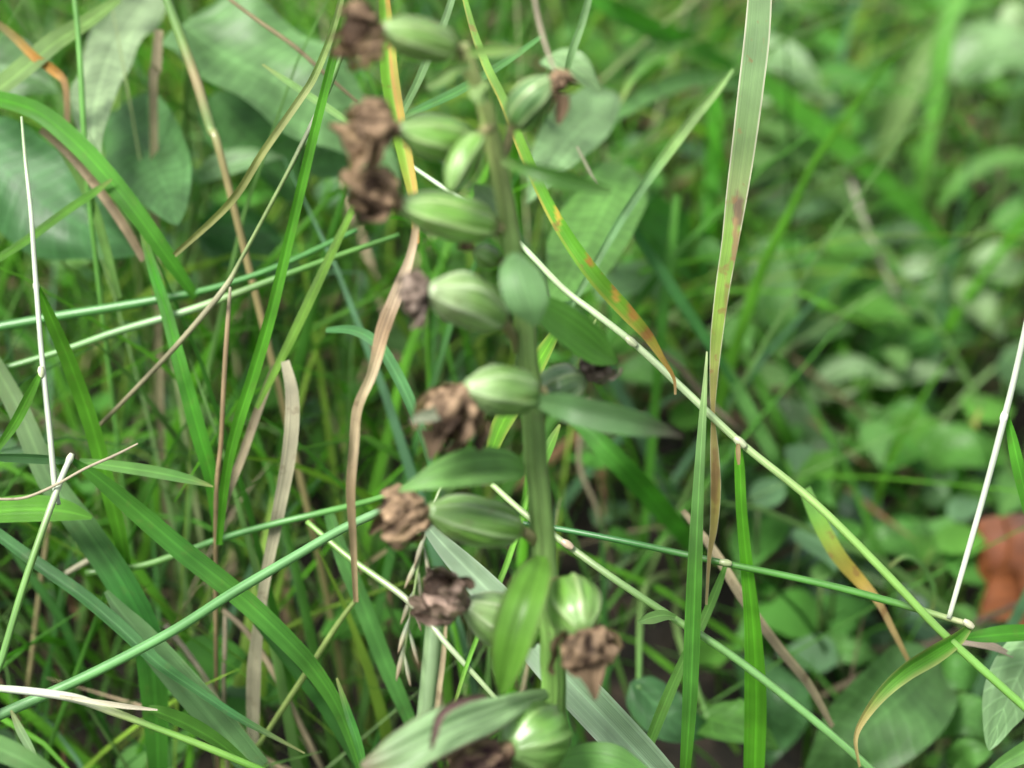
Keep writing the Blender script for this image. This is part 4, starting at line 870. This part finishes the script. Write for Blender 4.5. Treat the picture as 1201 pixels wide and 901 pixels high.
# fallen red-brown leaf at the right edge
M = Mesh()
ribbon(M, [(1146, 672, .482, 24, -20), (1153, 668, .481, 106, -10), (1163, 664, .48, 138, -12), (1175, 668, .479, 124, -10), (1190, 664, .478, 146, -8), (1212, 668, .477, 150, -20), (1235, 666, .477, 128, -20), (1265, 670, .478, 110, -20), (1300, 672, .48, 20, -20)],
       [(.10, .032, .011), (.15, .046, .014), (.12, .036, .012), (.16, .05, .015), (.11, .034, .012), (.14, .044, .013), (.12, .036, .012), (.11, .034, .012), (.09, .028, .01)], fold=-.35, wave=.12, cross=17, n=5, edge=((.10, .04, .022), .12, .6))
tag(M.build("fallen_leaf", M_LITT), "red brown fallen leaf lying at the right edge", "dead leaf")

# drooping seed head behind the lower brown flowers
def seed_head():
    b = P(497, 610, .428)
    t = thing("grass_seed_head", P(480, 790, .43), "drooping pale seed head hanging behind the lower left brown flowers", "seed head")
    M = Mesh(); tube(M, [(520, 560, .43, 3), (505, 600, .428, 3), (494, 640, .427, 3), (486, 690, .427, 3), (478, 740, .428, 2.5), (472, 790, .43, 1.5)], (.22, .3, .12), sides=6)
    M.build("rachis", M_CULM, t)
    for (x, y, dx, dy) in [(499, 622, -14, 44), (496, 640, 8, 40), (492, 650, -18, 40), (490, 668, 5, 44), (486, 690, -16, 42), (484, 700, 10, 40), (481, 722, -14, 44), (479, 735, 12, 44), (475, 755, -10, 44), (474, 765, 8, 40)]:
        M = Mesh(); d = .427 + R.uniform(-.003, .003)
        tube(M, [(x, y, d, 1.5), (x + dx * .3, y + dy * .3, d, 5), (x + dx * .65, y + dy * .65, d, 6), (x + dx, y + dy, d, 1)], [jit((.30, .36, .22)), jit((.34, .38, .25)), jit((.36, .33, .22)), (.3, .22, .14)], n=4, sides=7, flat=.6)
        M.build("spikelet", M_DEAD, t)
seed_head()

# ------------------------------------------------------------------ the mass of grass, straw and ground cover nobody could count
def dmin(px, py):
    if px < 560: return .428 if py > 250 else .446
    if px < 720: return .455
    return .50 if py < 560 else .49

def clear(pts, margin=.0):
    for p in pts:
        x, y, d = to_px(p)
        if d < .10: return False
        if -60 < x < 1260 and -60 < y < 960:
            if d < dmin(x, y) + margin: return False
        elif d < .30 and abs(x - 600) < 1500 and -900 < y: 
            if p.z > .06: return False
    return True

def mass(name, label, count, area, hgt, wid, cols, mat, seed, lean=.6, curve=.8, segs=6, cross=3, flatness=0.0, dens=None):
    rr = random.Random(seed); M = Mesh(); made = 0; tries = 0
    while made < count and tries < count * 12:
        tries += 1
        x = rr.uniform(area[0], area[1]); y = rr.uniform(area[2], area[3])
        if dens and rr.random() > dens(x, y): continue
        h = rr.uniform(*hgt); az = rr.uniform(0, 2 * math.pi); ln = rr.uniform(.1, lean); cv = rr.uniform(.1, curve)
        dv = Vector((math.cos(az), math.sin(az), 0)); pts = []
        g0 = gz(x, y); p = Vector((x, y, g0 + (rr.uniform(0, .03) if flatness else -.004))); ang = ln if not flatness else rr.uniform(1.2, 1.55)
        for i in range(segs + 1):
            pts.append(p.copy())
            a = min(ang, 2.5)
            p = p + (Vector((0, 0, 1)) * math.cos(a) + dv * math.sin(a)) * (h / segs)
            if not flatness: ang += cv * (i + 1) / segs * .55
            if p.z < g0 + .002: p.z = g0 + .002 + rr.random() * .004
        if not clear(pts): continue
        w = rr.uniform(*wid); c = rr.choice(cols); k = 1 + rr.uniform(-.25, .25); c = tuple(q * k for q in c)
        sdv = Vector((-dv.y, dv.x, 0)); tw = rr.uniform(-1.2, 1.2)
        L = 0; rows = []; off = rr.random() * 3
        for i, q in enumerate(pts):
            t = i / segs
            tg = (pts[min(i + 1, segs)] - pts[max(i - 1, 0)]).normalized()
            s2 = (Matrix.Rotation(tw * (.4 + t), 3, tg) @ sdv).normalized(); nm = s2.cross(tg)
            ww = w * (max(.06, (1 - t ** 2.2)) * min(1, .55 + 1.5 * t)) * .5
            L += h / segs
            cc = mixc(mixc(c, (.2, .18, .08), .25), c, min(1, t * 2.5))
            rows.append([(q + s2 * (u * ww) + nm * (abs(u) * ww * .45), cc, ((u + 1) * .5, L + off)) for u in ((-1, 0, 1) if cross == 3 else (-1, 1))])
        M.grid(rows, len(rows[0])); made += 1
    o = M.build(name, mat, base=(0, 0, 0)); o["kind"] = "stuff"
    tag(o, label, name.replace("_", " "))
    return made

AREA = (-.55, .55, -.32, .85)
def left_heavy(x, y): return 1.0 if x < .02 else .36
mass("meadow_grass", "tangled green meadow grass filling the space behind the picked-out blades", 7500, AREA, (.06, .19), (.0011, .0034), [sat(G1), sat(G2), sat(G2), sat(G3), G4, sat(GY), GB, sat(G1), (.07, .24, .012)], F_GRASS, 5, lean=.8, curve=1.1, dens=left_heavy)
mass("fine_grass", "long hair-thin grass leaning every way through the left of the tangle", 1500, (-.4, .05, -.3, .5), (.10, .22), (.0006, .0015), [sat(G1), sat(G2), sat(GY), (.16, .26, .10), (.24, .28, .14), G4], F_GRASS, 15, lean=1.15, curve=.6)
mass("low_grass", "short fine green grass close to the soil", 7000, AREA, (.02, .08), (.0010, .0028), [sat(G1), sat(G2), sat(G3), G4], F_GRASS, 6, lean=.9, curve=1.2, segs=4)
mass("dry_straw", "dry straw and dead stalks tangled low among the grass", 1300, AREA, (.03, .12), (.0008, .0026), [ST, BE, PK, BR, (.44, .34, .22)], F_DEAD, 8, lean=1.2, curve=.4, dens=lambda x, y: 1.0 if x < .0 else .12)
mass("litter", "brown litter of fallen grass lying on the soil", 1500, AREA, (.02, .09), (.0010, .0036), [BR, (.13, .085, .05), (.22, .15, .09), (.07, .05, .03)], F_DEAD, 9, flatness=1.0)

def cover(name, label, count, area, seed, cols, size, dens):
    """small leaves of low plants, each on its own short stalk"""
    rr = random.Random(seed); M = Mesh(); made = tries = 0
    while made < count and tries < count * 12:
        tries += 1
        x = rr.uniform(area[0], area[1]); y = rr.uniform(area[2], area[3])
        if rr.random() > dens(x, y): continue
        z = gz(x, y) + rr.uniform(.008, .055); l = rr.uniform(*size); w = l * rr.uniform(.4, .75); az = rr.uniform(0, 6.283)
        dv = Vector((math.cos(az), math.sin(az), rr.uniform(-.25, .45))).normalized()
        sdv = dv.cross(Vector((rr.uniform(-.35, .35), rr.uniform(-.55, .2), 1))).normalized(); nm = sdv.cross(dv)
        if nm.z < 0: nm = -nm
        p0 = Vector((x, y, z)); droop = rr.uniform(.1, .5); fold = rr.uniform(.05, .35)
        if not clear([p0, p0 + dv * l], .02): continue
        c = rr.choice(cols); k = 1 + rr.uniform(-.25, .25); c = tuple(q * k for q in c); off = rr.random()
        rows = []
        for i in range(8):
            t = i / 7; ww = w * .5 * max(.03, math.sin(math.pi * t ** .72)) ** (.6 if t < .4 else 1.1)
            q = p0 + dv * (l * t) - Vector((0, 0, 1)) * (droop * l * t * t)
            if q.z < gz(q.x, q.y) + .003: q.z = gz(q.x, q.y) + .003
            rows.append([(q + sdv * (u * ww) + nm * (abs(u) * ww * fold + .06 * l * noise.noise(Vector((u * 2, t * 3, off * 90)))), c, ((u + 1) / 2, l * t + off)) for u in (-1, -.5, 0, .5, 1)])
        M.grid(rows, 5)
        g = Vector((x + rr.uniform(-.01, .01), y + .008, gz(x, y) - .004))
        tube(M, None, mixc(c, (.2, .2, .08), .4), n=2, sides=4, world_rows=[(p0, .0011), (p0.lerp(g, .5) + Vector((0, .003, 0)), .0012), (g, .0014)])
        made += 1
    o = M.build(name, F_LEAF, base=(0, 0, 0)); o["kind"] = "stuff"
    tag(o, label, "ground cover")
cover("ground_cover", "low leafy ground cover under the herbs and grass", 5200, AREA, 21, [LM, LB, sat(LB), (.085, .23, .035), (.07, .19, .03), (.10, .24, .06), (.12, .24, .07)], (.009, .022), lambda x, y: 1.0 if x > .02 else .4)
